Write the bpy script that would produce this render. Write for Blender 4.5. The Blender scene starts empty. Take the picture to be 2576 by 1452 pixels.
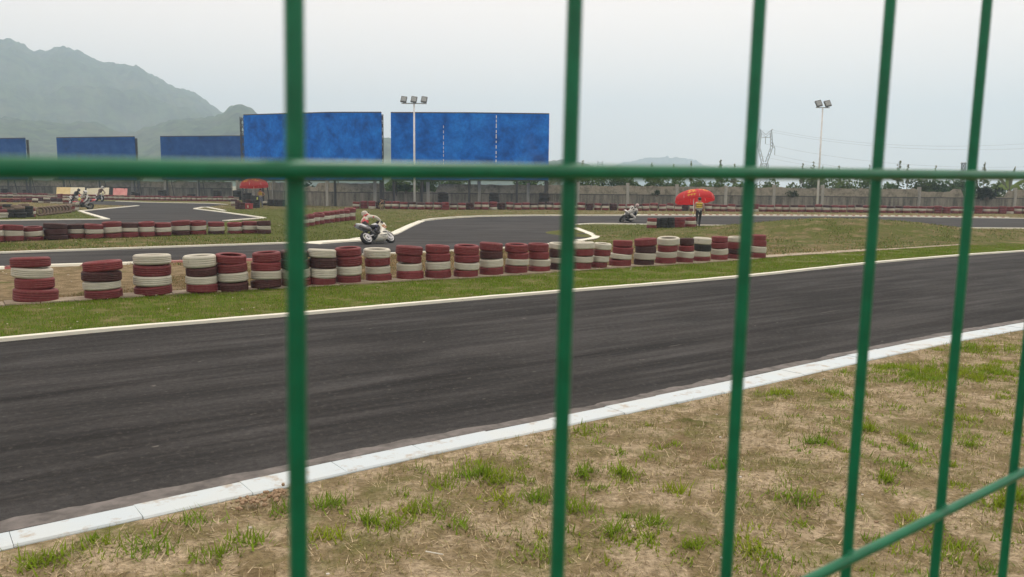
import bpy, math, random
import numpy as np
from mathutils import Vector, Matrix, noise as mn
random.seed(7); rng = np.random.default_rng(11)
R = math.radians
scn = bpy.context.scene
COL = scn.collection

# ------------------------------------------------------------------ camera
CAM_H, F_PX, PITCH, ROLL = 2.25, 2050.0, math.atan(260/2050), math.atan(0.010)
W0, H0 = 2576.0, 1452.0
_f = Vector((0, math.cos(PITCH), -math.sin(PITCH)))
_u0 = Vector((0, math.sin(PITCH), math.cos(PITCH))); _r0 = Vector((1, 0, 0))
_U = _u0*math.cos(ROLL) - _r0*math.sin(ROLL)
_R = _r0*math.cos(ROLL) + _u0*math.sin(ROLL)
CAM = Vector((0, 0, CAM_H))
cd = bpy.data.cameras.new('camera'); co = bpy.data.objects.new('camera', cd); COL.objects.link(co)
m3 = Matrix((_R, _U, -_f)).transposed()
co.matrix_world = Matrix.Translation(CAM) @ m3.to_4x4()
cd.sensor_width = 36; cd.lens = 36*F_PX/W0
cd.clip_start = 0.01; cd.clip_end = 9000
cd.dof.use_dof = True; cd.dof.focus_distance = 22; cd.dof.aperture_fstop = 13.0
scn.camera = co

# ------------------------------------------------------------------ sky, sun, exposure
w = bpy.data.worlds.new('World'); scn.world = w; w.use_nodes = True
nt = w.node_tree; bg = nt.nodes['Background']
sky = nt.nodes.new('ShaderNodeTexSky'); sky.sky_type = 'NISHITA'; sky.sun_disc = False
SUN_EL, SUN_AZ = R(58), R(18)          # azimuth clockwise from +Y
sky.sun_elevation = SUN_EL; sky.sun_rotation = SUN_AZ; sky.dust_density = 4.0; sky.air_density = 1.0
mx = nt.nodes.new('ShaderNodeMix'); mx.data_type = 'RGBA'
mx.inputs[0].default_value = 0.88
mx.inputs[7].default_value = (10.4, 8.65, 7.35, 1)      # the cloud layer
nt.links.new(sky.outputs[0], mx.inputs[6]); nt.links.new(mx.outputs[2], bg.inputs[0])
bg.inputs[1].default_value = 0.136
sd = bpy.data.lights.new('sun', 'SUN'); sd.energy = 1.3; sd.angle = R(11); sd.color = (1, .96, .9)
so = bpy.data.objects.new('sun', sd); COL.objects.link(so)
sdir = Vector((math.sin(SUN_AZ)*math.cos(SUN_EL), math.cos(SUN_AZ)*math.cos(SUN_EL), math.sin(SUN_EL)))
so.rotation_euler = (-sdir).to_track_quat('-Z', 'Y').to_euler(); so.location = (0, 0, 50)
scn.view_settings.view_transform = 'Standard'; scn.view_settings.look = 'None'
scn.view_settings.exposure = 0.22; scn.view_settings.gamma = 1; scn.view_settings.use_curve_mapping = False
scn.cycles.use_denoising = True
scn.cycles.volume_bounces = 8; scn.cycles.max_bounces = 10; scn.cycles.diffuse_bounces = 3

# ------------------------------------------------------------------ helpers
def ray(x, y):
    return _f*F_PX + _R*(x - W0/2) - _U*(y - H0/2)
def at(x, y, z=0.0):
    d = ray(x, y); t = (z - CAM_H)/d.z
    return CAM + d*t
def atz(x, y, depth):                       # point at a forward depth
    return CAM + ray(x, y)*(depth/F_PX)
def depth(p): return (Vector(p) - CAM).dot(_f)
def proj(p):
    v = Vector(p) - CAM; z = v.dot(_f)
    return (W0/2 + F_PX*v.dot(_R)/z, H0/2 - F_PX*v.dot(_U)/z)

def link(o, parent=None):
    COL.objects.link(o)
    if parent is not None: o.parent = parent
    return o
def tag(o, label=None, cat=None, group=None, kind=None):
    if label: o['label'] = label
    if cat: o['category'] = cat
    if group: o['group'] = group
    if kind: o['kind'] = kind
    return o
def empty(name, loc=(0, 0, 0), rz=0.0, **k):
    o = bpy.data.objects.new(name, None); o.empty_display_size = .2
    o.location = loc; o.rotation_euler = (0, 0, rz); link(o)
    return tag(o, **k)

class MB:
    def __init__(s): s.v = []; s.f = []; s.m = []; s.cur = 0
    def add(s, vs, fs):
        b = len(s.v); s.v += [tuple(v) for v in vs]
        for f in fs: s.f.append(tuple(i + b for i in f)); s.m.append(s.cur)
        return s
    def box(s, c, size, M=None):
        x, y, z = size[0]/2, size[1]/2, size[2]/2; c = Vector(c)
        vs = [Vector((sx*x, sy*y, sz*z)) for sx in (-1, 1) for sy in (-1, 1) for sz in (-1, 1)]
        if M is not None: vs = [M @ v for v in vs]
        vs = [v + c for v in vs]
        return s.add(vs, [(0, 1, 3, 2), (4, 6, 7, 5), (0, 4, 5, 1), (2, 3, 7, 6), (0, 2, 6, 4), (1, 5, 7, 3)])
    def tube(s, p0, p1, r0, r1=None, n=8, cap=True):
        p0, p1 = Vector(p0), Vector(p1); r1 = r0 if r1 is None else r1
        d = (p1 - p0).normalized(); a = d.orthogonal().normalized(); b = d.cross(a)
        vs = []
        for p, r in ((p0, r0), (p1, r1)):
            for i in range(n):
                t = 2*math.pi*i/n; vs.append(p + (a*math.cos(t) + b*math.sin(t))*r)
        fs = [(i, (i+1) % n, n + (i+1) % n, n + i) for i in range(n)]
        if cap: fs += [tuple(range(n-1, -1, -1)), tuple(range(n, 2*n))]
        return s.add(vs, fs)
    def path(s, pts, r, n=6):
        for a, b in zip(pts[:-1], pts[1:]): s.tube(a, b, r, r, n)
        return s
    def lathe(s, prof, n=24, M=None, closed=False):   # prof: (radius, z)
        vs = []
        for i in range(n):
            t = 2*math.pi*i/n
            for r, z in prof: vs.append(Vector((r*math.cos(t), r*math.sin(t), z)))
        k = len(prof); fs = []
        for i in range(n):
            j = (i+1) % n
            for q in range(k if closed else k-1):
                q2 = (q+1) % k
                fs.append((i*k+q, j*k+q, j*k+q2, i*k+q2))
        if M is not None: vs = [M @ v for v in vs]
        return s.add(vs, fs)
    def ball(s, c, r, n=10, m=7, M=None):
        rx, ry, rz = (r, r, r) if not hasattr(r, '__len__') else r
        c = Vector(c); vs = []; fs = []
        for i in range(m+1):
            ph = math.pi*i/m
            for j in range(n):
                th = 2*math.pi*j/n
                v = Vector((rx*math.sin(ph)*math.cos(th), ry*math.sin(ph)*math.sin(th), rz*math.cos(ph)))
                if M is not None: v = M @ v
                vs.append(c + v)
        for i in range(m):
            for j in range(n): fs.append((i*n+j, (i+1)*n+j, (i+1)*n+(j+1) % n, i*n+(j+1) % n))
        return s.add(vs, fs)
    def slab(s, prof, hw, inset=.8, edge=.65):        # rounded plate: profile in xz, half width in y
        cx = sum(p[0] for p in prof)/len(prof); cz = sum(p[1] for p in prof)/len(prof); k = len(prof)
        vs = []
        for y, sc in ((-hw, inset), (-hw*edge, 1), (hw*edge, 1), (hw, inset)):
            for x, z in prof: vs.append((cx + (x-cx)*sc, y, cz + (z-cz)*sc))
        fs = [tuple(range(k)), tuple(range(4*k-1, 3*k-1, -1))]
        for l in range(3):
            for i in range(k): fs.append((l*k+i, (l+1)*k+i, (l+1)*k+(i+1) % k, l*k+(i+1) % k))
        return s.add(vs, fs)
    def build(s, name, mats, parent=None, smooth=False, M=None):
        me = bpy.data.meshes.new(name)
        vs = s.v if M is None else [tuple(M @ Vector(v)) for v in s.v]
        me.from_pydata(vs, [], s.f)
        for m in (mats if isinstance(mats, (list, tuple)) else [mats]): me.materials.append(m)
        if any(s.m): me.polygons.foreach_set('material_index', s.m)
        if smooth: me.polygons.foreach_set('use_smooth', [True]*len(me.polygons))
        me.update()
        return link(bpy.data.objects.new(name, me), parent)

def np_mesh(name, V, T, mat, colors=None, parent=None, smooth=False):
    """V (n,3), T (m,k) faces, colors (m,3) per-face -> attribute 'tint'"""
    me = bpy.data.meshes.new(name); V = np.asarray(V, np.float32); T = np.asarray(T, np.int32); k = T.shape[1]
    me.vertices.add(len(V)); me.vertices.foreach_set('co', V.ravel())
    me.loops.add(T.size); me.loops.foreach_set('vertex_index', T.ravel())
    me.polygons.add(len(T)); me.polygons.foreach_set('loop_start', np.arange(0, T.size, k, dtype=np.int32))
    if smooth: me.polygons.foreach_set('use_smooth', np.ones(len(T), bool))
    if colors is not None:
        a = me.attributes.new('tint', 'FLOAT_COLOR', 'FACE')
        a.data.foreach_set('color', np.concatenate([colors, np.ones((len(T), 1))], 1).astype(np.float32).ravel())
    me.materials.append(mat); me.update(calc_edges=True)
    return link(bpy.data.objects.new(name, me), parent)

# ------------------------------------------------------------------ materials
def new_mat(name):
    m = bpy.data.materials.new(name); m.use_nodes = True
    t = m.node_tree; return m, t, t.nodes['Principled BSDF']
def ramp(t, fac, stops):
    r = t.nodes.new('ShaderNodeValToRGB'); e = r.color_ramp.elements
    while len(e) > len(stops): e.remove(e[-1])
    while len(e) < len(stops): e.new(.5)
    for q, (p, c) in zip(e, stops):
        q.position = p; q.color = (c, c, c, 1) if not hasattr(c, '__len__') else (*c, 1)
    t.links.new(fac, r.inputs[0]); return r.outputs[0]
def nz(t, vec, scale, detail=5, rough=.6, dist=0.0):
    n = t.nodes.new('ShaderNodeTexNoise'); n.inputs['Scale'].default_value = scale
    n.inputs['Detail'].default_value = detail; n.inputs['Roughness'].default_value = rough
    n.inputs['Distortion'].default_value = dist
    if vec is not None: t.links.new(vec, n.inputs['Vector'])
    return n.outputs['Fac']
def mixc(t, fac, a, b, mode='MIX'):
    n = t.nodes.new('ShaderNodeMix'); n.data_type = 'RGBA'; n.blend_type = mode; n.clamp_factor = True
    for i, x in ((0, fac), (6, a), (7, b)):
        if isinstance(x, bpy.types.NodeSocket): t.links.new(x, n.inputs[i])
        elif hasattr(x, '__len__'): n.inputs[i].default_value = (*x, 1)
        else: n.inputs[i].default_value = x
    return n.outputs[2]
def coords(t, kind='Object', scale=None, rz=0.0, offset_random=False):
    tc = t.nodes.new('ShaderNodeTexCoord'); o = tc.outputs[kind]
    if kind == 'Object' and offset_random:
        oi = t.nodes.new('ShaderNodeObjectInfo'); a = t.nodes.new('ShaderNodeVectorMath'); a.operation = 'MULTIPLY_ADD'
        t.links.new(oi.outputs['Random'], a.inputs[0]); a.inputs[1].default_value = (31, 17, 23); t.links.new(o, a.inputs[2]); o = a.outputs[0]
    if scale or rz:
        mp = t.nodes.new('ShaderNodeMapping'); t.links.new(o, mp.inputs[0])
        if scale: mp.inputs['Scale'].default_value = scale
        mp.inputs['Rotation'].default_value = (0, 0, rz); o = mp.outputs[0]
    return o
def world_pos(t, scale=None, rz=0.0):
    g = t.nodes.new('ShaderNodeNewGeometry'); o = g.outputs['Position']
    if rz:
        r = t.nodes.new('ShaderNodeVectorRotate'); r.rotation_type = 'Z_AXIS'; t.links.new(o, r.inputs[0])
        r.inputs['Angle'].default_value = rz; o = r.outputs[0]
    if scale:
        mp = t.nodes.new('ShaderNodeVectorMath'); mp.operation = 'MULTIPLY'; t.links.new(o, mp.inputs[0])
        mp.inputs[1].default_value = scale; o = mp.outputs[0]
    return o
def bump(t, b, h, strength, dist):
    n = t.nodes.new('ShaderNodeBump'); n.inputs['Strength'].default_value = strength; n.inputs['Distance'].default_value = dist
    t.links.new(h, n.inputs['Height']); t.links.new(n.outputs[0], b.inputs['Normal'])
def simple(name, c, rough=.5, c2=None, scale=8, metal=0, lo=.35, hi=.65, bmp=0, spec=.5, bdist=.005, rnd=False):
    m, t, b = new_mat(name); b.inputs['Roughness'].default_value = rough; b.inputs['Metallic'].default_value = metal
    b.inputs['Specular IOR Level'].default_value = spec
    v = coords(t, offset_random=rnd); f = nz(t, v, scale)
    c2 = c2 or tuple(x*.75 for x in c)
    t.links.new(ramp(t, f, [(lo, c2), (hi, c)]), b.inputs['Base Color'])
    if bmp: bump(t, b, nz(t, v, scale*4), bmp, bdist)
    return m
def tinted(name, rough=.7, spec=.3, trans=0.0):
    m, t, b = new_mat(name); a = t.nodes.new('ShaderNodeAttribute'); a.attribute_name = 'tint'
    t.links.new(a.outputs['Color'], b.inputs['Base Color']); b.inputs['Roughness'].default_value = rough
    b.inputs['Specular IOR Level'].default_value = spec
    if trans:
        tr = t.nodes.new('ShaderNodeBsdfTranslucent'); t.links.new(a.outputs['Color'], tr.inputs[0])
        ms = t.nodes.new('ShaderNodeMixShader'); ms.inputs[0].default_value = trans
        t.links.new(b.outputs[0], ms.inputs[1]); t.links.new(tr.outputs[0], ms.inputs[2])
        t.links.new(ms.outputs[0], t.nodes['Material Output'].inputs['Surface'])
    return m

def tyre_paint(name, a, b_, under, wear_at, rough=.6, tread=.35):
    m, t, b = new_mat(name); v = coords(t, offset_random=True)
    sx_ = t.nodes.new('ShaderNodeSeparateXYZ'); t.links.new(coords(t), sx_.inputs[0]); an = t.nodes.new('ShaderNodeMath'); an.operation = 'ARCTAN2'; t.links.new(sx_.outputs[0], an.inputs[0]); t.links.new(sx_.outputs[1], an.inputs[1])
    cb = t.nodes.new('ShaderNodeCombineXYZ'); t.links.new(an.outputs[0], cb.inputs[0]); t.links.new(sx_.outputs[2], cb.inputs[1])
    bk = t.nodes.new('ShaderNodeTexBrick'); t.links.new(cb.outputs[0], bk.inputs['Vector']); bk.inputs['Scale'].default_value = 1; bk.inputs['Brick Width'].default_value = .12; bk.inputs['Row Height'].default_value = .018; bk.inputs['Mortar Size'].default_value = .004; bk.inputs['Color1'].default_value = bk.inputs['Color2'].default_value = (0, 0, 0, 1); bk.inputs['Mortar'].default_value = (1, 1, 1, 1)
    oi = t.nodes.new('ShaderNodeObjectInfo')
    base = mixc(t, oi.outputs['Random'], a, b_)
    base = mixc(t, ramp(t, nz(t, v, 5, 4), [(.35, 0), (.75, .5)]), base, tuple(x*.62 for x in a))
    wear = ramp(t, nz(t, v, 9, 8, .72), [(wear_at, 0), (wear_at+.07, 1)])
    base = mixc(t, wear, base, under)
    base = mixc(t, ramp(t, bk.outputs['Color'], [(0, 0), (1, tread)]), base, tuple(x*.35 for x in a))
    dust = ramp(t, nz(t, v, 22, 5, .7), [(.5, 0), (.8, .25)])
    base = mixc(t, dust, base, (.30, .25, .19))
    t.links.new(base, b.inputs['Base Color']); b.inputs['Roughness'].default_value = rough
    b.inputs['Specular IOR Level'].default_value = .2
    bump(t, b, nz(t, v, 60, 3), .25, .004)
    return m
TY = {
 'R': tyre_paint('red_paint', (.225, .044, .048), (.165, .038, .041), (.06, .03, .03), .61),
 'D': tyre_paint('worn_dark_red_paint', (.085, .032, .032), (.055, .026, .026), (.03, .025, .025), .58),
 'W': tyre_paint('white_paint', (.63, .61, .51), (.50, .475, .39), (.06, .055, .05), .645),
 'B': tyre_paint('black_rubber', (.022, .023, .023), (.03, .03, .029), (.05, .045, .04), .66),
 'T': tyre_paint('dusty_rubber', (.24, .17, .13), (.20, .15, .11), (.06, .05, .045), .6),
}
TY_WORD = {'R': 'red', 'D': 'dark worn red', 'W': 'white', 'B': 'black', 'T': 'dusty brown'}

def ground_mat(name, sand, straw, green, gsc, gmin, gmax, attr=False, dark=.5):
    m, t, b = new_mat(name); p = world_pos(t)
    big = nz(t, p, .55, 6, .62); mid = nz(t, p, 3.1, 6, .65); fine = nz(t, p, 26, 4, .7)
    col = mixc(t, ramp(t, mid, [(.44, 0), (.57, 1)]), straw, sand)
    col = mixc(t, ramp(t, fine, [(.35, dark), (.6, 0)]), col, tuple(x*.42 for x in straw))
    g = nz(t, p, gsc, 7, .68, .3)
    if attr:
        a = t.nodes.new('ShaderNodeAttribute'); a.attribute_name = 'green'
        ad = t.nodes.new('ShaderNodeMath'); ad.operation = 'ADD'
        t.links.new(g, ad.inputs[0]); t.links.new(a.outputs['Fac'], ad.inputs[1]); g = ad.outputs[0]
    gf = ramp(t, g, [(gmin, 0), (gmax, 1)])
    gcol = mixc(t, ramp(t, nz(t, p, 9, 5, .7), [(.3, 0), (.7, 1)]), tuple(x*.55 for x in green), green)
    col = mixc(t, gf, col, gcol)
    col = mixc(t, ramp(t, big, [(.35, .35), (.6, 0)]), col, tuple(x*.7 for x in straw))
    t.links.new(col, b.inputs['Base Color']); b.inputs['Roughness'].default_value = .95; b.inputs['Specular IOR Level'].default_value = .1
    h = t.nodes.new('ShaderNodeMath'); h.operation = 'ADD'; t.links.new(mid, h.inputs[0]); t.links.new(fine, h.inputs[1])
    bump(t, b, h.outputs[0], 1.0, .06)
    return m
M_ground = ground_mat('dry_turf', (.38, .29, .17), (.225, .17, .09), (.125, .15, .03), 1.1, .45, .62, attr=True)
M_dirt = ground_mat('dry_dirt', (.62, .50, .345), (.31, .245, .135), (.19, .205, .055), 1.7, .50, .70, dark=.7)
M_verge = ground_mat('green_turf', (.30, .25, .12), (.17, .18, .05), (.125, .20, .014), 1.9, .41, .58)

def asphalt(name, rz, base=.028, light=.052):
    m, t, b = new_mat(name)
    st = nz(t, world_pos(t, (.10, 1.5, 1), rz), 1.0, 6, .62); st2 = nz(t, world_pos(t, (.35, 4.5, 1), rz), 1.0, 5, .6)
    p = world_pos(t); patch = nz(t, p, .35, 4); dk = nz(t, world_pos(t, (.3, .7, 1), rz), 1.0, 5, .6); gr = nz(t, p, 95, 3, .8)
    c = ramp(t, st, [(.35, base*.4), (.49, base), (.64, (light*1.2, light*1.18, light*1.17))])
    c = mixc(t, ramp(t, st2, [(.46, 0), (.70, .75)]), c, (light*1.4, light*1.37, light*1.34))
    c = mixc(t, ramp(t, patch, [(.4, 0), (.7, .35)]), c, (base*1.25, base*1.15, base*1.1))
    c = mixc(t, ramp(t, gr, [(.3, .55), (.5, 0)]), c, (base*.45,)*3)
    c = mixc(t, ramp(t, gr, [(.60, 0), (.78, .6)]), c, (light*2.0, light*1.9, light*1.8))
    c = mixc(t, ramp(t, dk, [(.34, .65), (.52, 0)]), c, (base*.5,)*3)
    gr2 = nz(t, p, 15, 8, .78); c = mixc(t, ramp(t, gr2, [(.32, .6), (.48, 0)]), c, (base*.4,)*3); c = mixc(t, ramp(t, gr2, [(.54, 0), (.70, .75)]), c, (light*1.7, light*1.6, light*1.5))
    fl = nz(t, world_pos(t, (5, 9, 1), rz), 1.0, 2, .5); c = mixc(t, ramp(t, fl, [(.735, 0), (.76, .6)]), c, (.16, .15, .135))
    sk = nz(t, world_pos(t, (.8, 6, 1), rz), 1.0, 3, .5)
    c = mixc(t, ramp(t, sk, [(.70, 0), (.76, .45)]), c, (.13, .12, .11))
    t.links.new(c, b.inputs['Base Color']); b.inputs['Roughness'].default_value = .85; b.inputs['Specular IOR Level'].default_value = .07
    bump(t, b, gr, .35, .006)
    return m
def white_kerb(name, c=(.49, .565, .60), wear=(.34, .29, .23), at_=.54, sc=5):
    m, t, b = new_mat(name); p = world_pos(t)
    k = ramp(t, nz(t, p, sc, 9, .72), [(at_, 0), (at_+.1, .85)])
    col = mixc(t, k, c, wear)
    col = mixc(t, ramp(t, nz(t, p, 1.1, 4), [(.45, 0), (.75, .30)]), col, (.60, .56, .44))
    t.links.new(col, b.inputs['Base Color']); b.inputs['Roughness'].default_value = .6
    bump(t, b, nz(t, p, 40, 4), .3, .004); return m
M_kerb = white_kerb('white_kerb_paint'); M_line = white_kerb('white_edge_paint', (.70, .69, .58), (.35, .31, .22), .62, 7)
M_kred = white_kerb('red_kerb_paint', (.30, .07, .065), (.32, .24, .2), .56)
M_slab = simple('concrete_slab', (.42, .35, .26), .9, (.27, .22, .16), 3, bmp=.4, rnd=True)
M_gutter = simple('concrete_gutter', (.17, .155, .145), .9, (.07, .065, .06), 5, bmp=.4)
M_green_wire = simple('green_plastic_coating', (.0006, .145, .064), .34, (.0005, .108, .046), 60, spec=.36, bmp=.06, bdist=.0004)
M_steel = simple('galvanised_steel', (.35, .37, .38), .5, metal=.3)
M_polewhite = simple('white_pole_paint', (.78, .8, .8), .4, (.62, .64, .64), 2)
M_black = simple('black_plastic', (.015, .015, .016), .45, rnd=True)
M_rubber = simple('rubber', (.012, .012, .012), .75, rnd=True)
M_dark = simple('dark_steel', (.04, .042, .045), .5)
M_alu = simple('aluminium', (.62, .63, .64), .35, metal=.6)
M_lamp = simple('lamp_housing', (.10, .11, .11), .5)
M_glass = simple('lamp_glass', (.30, .33, .33), .08, spec=.8)
M_leaf = tinted('leaf', .7, .08, .42)
M_straw = tinted('straw', .9, .05)
M_bark = simple('bark', (.13, .10, .075), .9, bmp=.5)

def board_mat():
    m, t, b = new_mat('blue_board_paint'); v = coords(t)
    c = ramp(t, nz(t, v, .55, 8, .68, .25), [(.32, (.002, .06, .28)), (.50, (.003, .145, .60)), (.68, (.018, .25, .80))])
    c = mixc(t, ramp(t, nz(t, v, 3.5, 6, .75), [(.45, 0), (.8, .5)]), c, (.003, .06, .28))
    c = mixc(t, ramp(t, nz(t, v, .16, 3), [(.62, 0), (.8, .35)]), c, (.10, .13, .30))
    t.links.new(c, b.inputs['Base Color']); b.inputs['Roughness'].default_value = .85; b.inputs['Specular IOR Level'].default_value = .06
    return m
M_board = board_mat()
def board_mat2():
    m = board_mat(); m.name = 'faded_blue_board_paint'; n = [q for q in m.node_tree.nodes if q.type == 'VALTORGB'][0]
    for e, c in zip(n.color_ramp.elements, ((.004, .04, .15), (.006, .07, .27), (.03, .11, .34))): e.color = (*c, 1)
    return m
M_board2 = board_mat2()
M_boardold = simple('faded_print', (.11, .13, .26), .8, (.03, .11, .40), 1.2)

def wall_mat(name, a, b2, c3, vert=True):
    m, t, b = new_mat(name); v = world_pos(t)
    k = nz(t, world_pos(t, (2.2, 2.2, .22)), 1, 7, .68); q = nz(t, v, 1.6, 8, .7); f = nz(t, v, 9, 6, .75)
    c = ramp(t, k if vert else q, [(.36, b2), (.62, a)])
    c = mixc(t, ramp(t, f, [(.5, 0), (.72, .6)]), c, c3)
    c = mixc(t, ramp(t, q, [(.55, 0), (.75, .5)]), c, tuple(x*.45 for x in b2))
    t.links.new(c, b.inputs['Base Color']); b.inputs['Roughness'].default_value = .95; b.inputs['Specular IOR Level'].default_value = .1
    bump(t, b, f, .7, .04); return m
M_wall = wall_mat('stained_concrete', (.25, .235, .20), (.075, .075, .065), (.33, .31, .26))
M_wallup = wall_mat('rubble_masonry', (.34, .31, .25), (.12, .115, .09), (.50, .47, .39), False)
M_post = wall_mat('pale_concrete_post', (.40, .39, .35), (.22, .22, .2), (.45, .44, .4))

# ------------------------------------------------------------------ polylines
def smooth_poly(pts, n):
    P = [Vector(p) for p in pts]; L = [0]
    for a, b in zip(P[:-1], P[1:]): L.append(L[-1] + (b-a).length)
    out = []
    for i in range(n):
        s = L[-1]*i/(n-1); k = 0
        while k < len(P)-2 and L[k+1] < s: k += 1
        u = (s - L[k])/max(1e-9, L[k+1]-L[k])
        p0 = P[max(0, k-1)]; p1 = P[k]; p2 = P[k+1]; p3 = P[min(len(P)-1, k+2)]
        d = (p2-p1).length
        m1 = ((p2-p0)/max(1e-6, (p2-p0).length))*d; m2 = ((p3-p1)/max(1e-6, (p3-p1).length))*d
        h = (2*u**3-3*u**2+1)*p1 + (u**3-2*u**2+u)*m1 + (-2*u**3+3*u**2)*p2 + (u**3-u**2)*m2
        out.append(h)
    return out
def gpoly(pts, z=0.0, n=None, ext=(0, 0)):
    P = [at(x, y, z) for x, y in pts]
    if ext[0]: P.insert(0, P[0] + (P[0]-P[1]).normalized()*ext[0])
    if ext[1]: P.append(P[-1] + (P[-1]-P[-2]).normalized()*ext[1])
    return smooth_poly(P, n) if n else P
def normals2d(P):
    N = []
    for i in range(len(P)):
        d = P[min(i+1, len(P)-1)] - P[max(i-1, 0)]; N.append(Vector((-d.y, d.x, 0)).normalized())
    return N
def resample(P, step):
    L = [0]
    for a, b in zip(P[:-1], P[1:]): L.append(L[-1] + (b-a).length)
    n = max(2, int(L[-1]/step)); out = []; k = 0
    for i in range(n+1):
        s = L[-1]*i/n
        while k < len(P)-2 and L[k+1] < s: k += 1
        u = (s-L[k])/max(1e-9, L[k+1]-L[k]); out.append(P[k].lerp(P[k+1], u))
    return out
def struct_sheet(name, A, B, z, mat, rows=6):
    n = min(len(A), len(B)); mb = MB(); vs = []
    for i in range(n):
        for j in range(rows+1):
            p = A[i].lerp(B[i], j/rows); vs.append((p.x, p.y, z))
    fs = [(i*(rows+1)+j, (i+1)*(rows+1)+j, (i+1)*(rows+1)+j+1, i*(rows+1)+j+1) for i in range(n-1) for j in range(rows)]
    mb.add(vs, fs); o = mb.build(name, mat)
    return tag(o, kind='structure')
def polygon_sheet(name, pts2, z, mat):
    import bmesh
    bm = bmesh.new(); vs = [bm.verts.new((p.x, p.y, z)) for p in pts2]; f = bm.faces.new(vs)
    f.normal_update()
    if f.normal.z < 0: f.normal_flip()
    bmesh.ops.triangulate(bm, faces=[f])
    me = bpy.data.meshes.new(name); bm.to_mesh(me); bm.free(); me.materials.append(mat)
    return tag(link(bpy.data.objects.new(name, me)), kind='structure')
def kerb_strip(P, width, h, mat, name='kerb', parent=None, side=1, wob=.012, step=.5, z0=0.0):
    P = resample(P, step); N = normals2d(P); mb = MB(); vs = []
    for i, (p, n) in enumerate(zip(P, N)):
        w1 = wob*mn.noise(Vector((p.x*1.3, p.y*1.3, 3))); w2 = wob*mn.noise(Vector((p.x*1.3, p.y*1.3, 9)))
        a = p + n*w1; c = p + n*(side*width + w2); b_ = .008
        hh = h + .006*mn.noise(Vector((p.x*2, p.y*2, 1)))
        vs += [(a.x, a.y, z0), (a.x + n.x*side*b_, a.y + n.y*side*b_, z0+hh), (c.x - n.x*side*b_, c.y - n.y*side*b_, z0+hh), (c.x, c.y, z0)]
    fs = []
    for i in range(len(P)-1):
        for q in range(3): fs.append((i*4+q, i*4+q+1, i*4+q+5, i*4+q+4))
    fs += [(0, 1, 2, 3), tuple(len(vs)-4+q for q in (3, 2, 1, 0))]
    o = mb.add(vs, fs).build(name, mat, parent)
    if parent is None: tag(o, kind='structure')
    return o

# ------------------------------------------------------------------ the near track
asp_d = [(0, 1315), (306, 1253), (726, 1172), (1047, 1104), (1390, 1041), (1894, 935), (2186, 875), (2424, 830), (2576, 804)]
kin_d = [(0, 1337), (306, 1274), (726, 1181), (1047, 1115), (1390, 1049), (1894, 942), (2186, 880), (2424, 835), (2576, 809)]
kout_d = [(0, 1368), (153, 1334), (726, 1211), (1047, 1139), (1390, 1067), (1894, 965), (2186, 899), (2424, 849), (2576, 823)]
far_d = [(0, 862), (300, 833), (710, 799), (1288, 748), (1840, 702), (2200, 664), (2420, 645), (2576, 634)]
A_near = gpoly(asp_d, 0, 160, (14, 30)); A_far = gpoly(far_d, 0, 160, (14, 40))
da = A_far[120] - A_far[40]; ROAD_RZ = -math.atan2(da.y, da.x)
M_asph = asphalt('asphalt', ROAD_RZ); M_asph2 = asphalt('asphalt_far', ROAD_RZ*.6, .042, .062)  # far tracks: base colour lightened to stand in for grazing sheen
K_in = gpoly(kin_d, .05, 200, (14, 30)); K_out = gpoly(kout_d, .05, 200, (14, 30))
struct_sheet('track', K_in, A_far, .008, M_asph, 10)
# gutter band with a ragged asphalt edge
P = resample(gpoly(asp_d, 0, 160, (14, 30)), .08); vs = []; fs = []; N = normals2d(P)
Q = resample(gpoly(kin_d, 0, 160, (14, 30)), .08); n = min(len(P), len(Q)); Q = [Q[int(i*(len(Q)-1)/(n-1))] for i in range(n)]; P = P[:n]
for i in range(n):
    wv = .05*mn.noise(Vector((P[i].x*2.2, P[i].y*2.2, 0))) + .03*mn.noise(Vector((P[i].x*9, P[i].y*9, 4)))
    a = P[i] + N[i]*wv; q = Q[i] - N[i]*.06; vs += [(a.x, a.y, .013), (q.x, q.y, .013)]
fs = [(2*i, 2*i+1, 2*i+3, 2*i+2) for i in range(n-1)]
tag(MB().add(vs, fs).build('gutter', M_gutter), kind='structure')
# near kerb: white painted kerb stones laid one by one
kerb = empty('kerb', (0, 0, 0)); tag(kerb, kind='structure')
Kc = [(a+b)/2 for a, b in zip(K_in, K_out)]
Kr = resample(Kc, .02); step = int(.74/.02)
def nearest_w(p):
    i = min(range(len(Kc)), key=lambda k: (Kc[k]-p).length_squared); return (K_out[i]-K_in[i]).length
for i in range(0, len(Kr)-step, step):
    a, b = Kr[i], Kr[i+step-1]
    if a.y > 40: break
    d = (b-a).normalized(); nrm = Vector((-d.y, d.x, 0)); wd = min(.34, max(.2, nearest_w((a+b)/2)*.98))
    mb = MB(); L = (b-a).length; M = Matrix.Rotation(math.atan2(d.y, d.x), 3, 'Z'); c = (a+b)/2
    hz = .030 + random.uniform(-.003, .003)
    # bevelled stone
    prof = [(-wd/2, 0), (-wd/2, hz-.012), (-wd/2+.012, hz), (wd/2-.012, hz), (wd/2, hz-.012), (wd/2, 0)]
    vs = []
    for s, x in ((1, -L/2-.006), (1, L/2+.0105)):
        for (y, z) in prof: vs.append(M @ Vector((x, y + random.uniform(-.003, .003), z)) + Vector((c.x, c.y, 0)))
    fs = [(q, q+1, q+7, q+6) for q in range(5)] + [(5, 4, 3, 2, 1, 0), (6, 7, 8, 9, 10, 11)]
    mb.add(vs, fs).build('kerb_stone', M_kerb, kerb)
# far edge of the near track
kerb_strip(A_far, .16, .055, M_line, step=.4)

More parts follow.
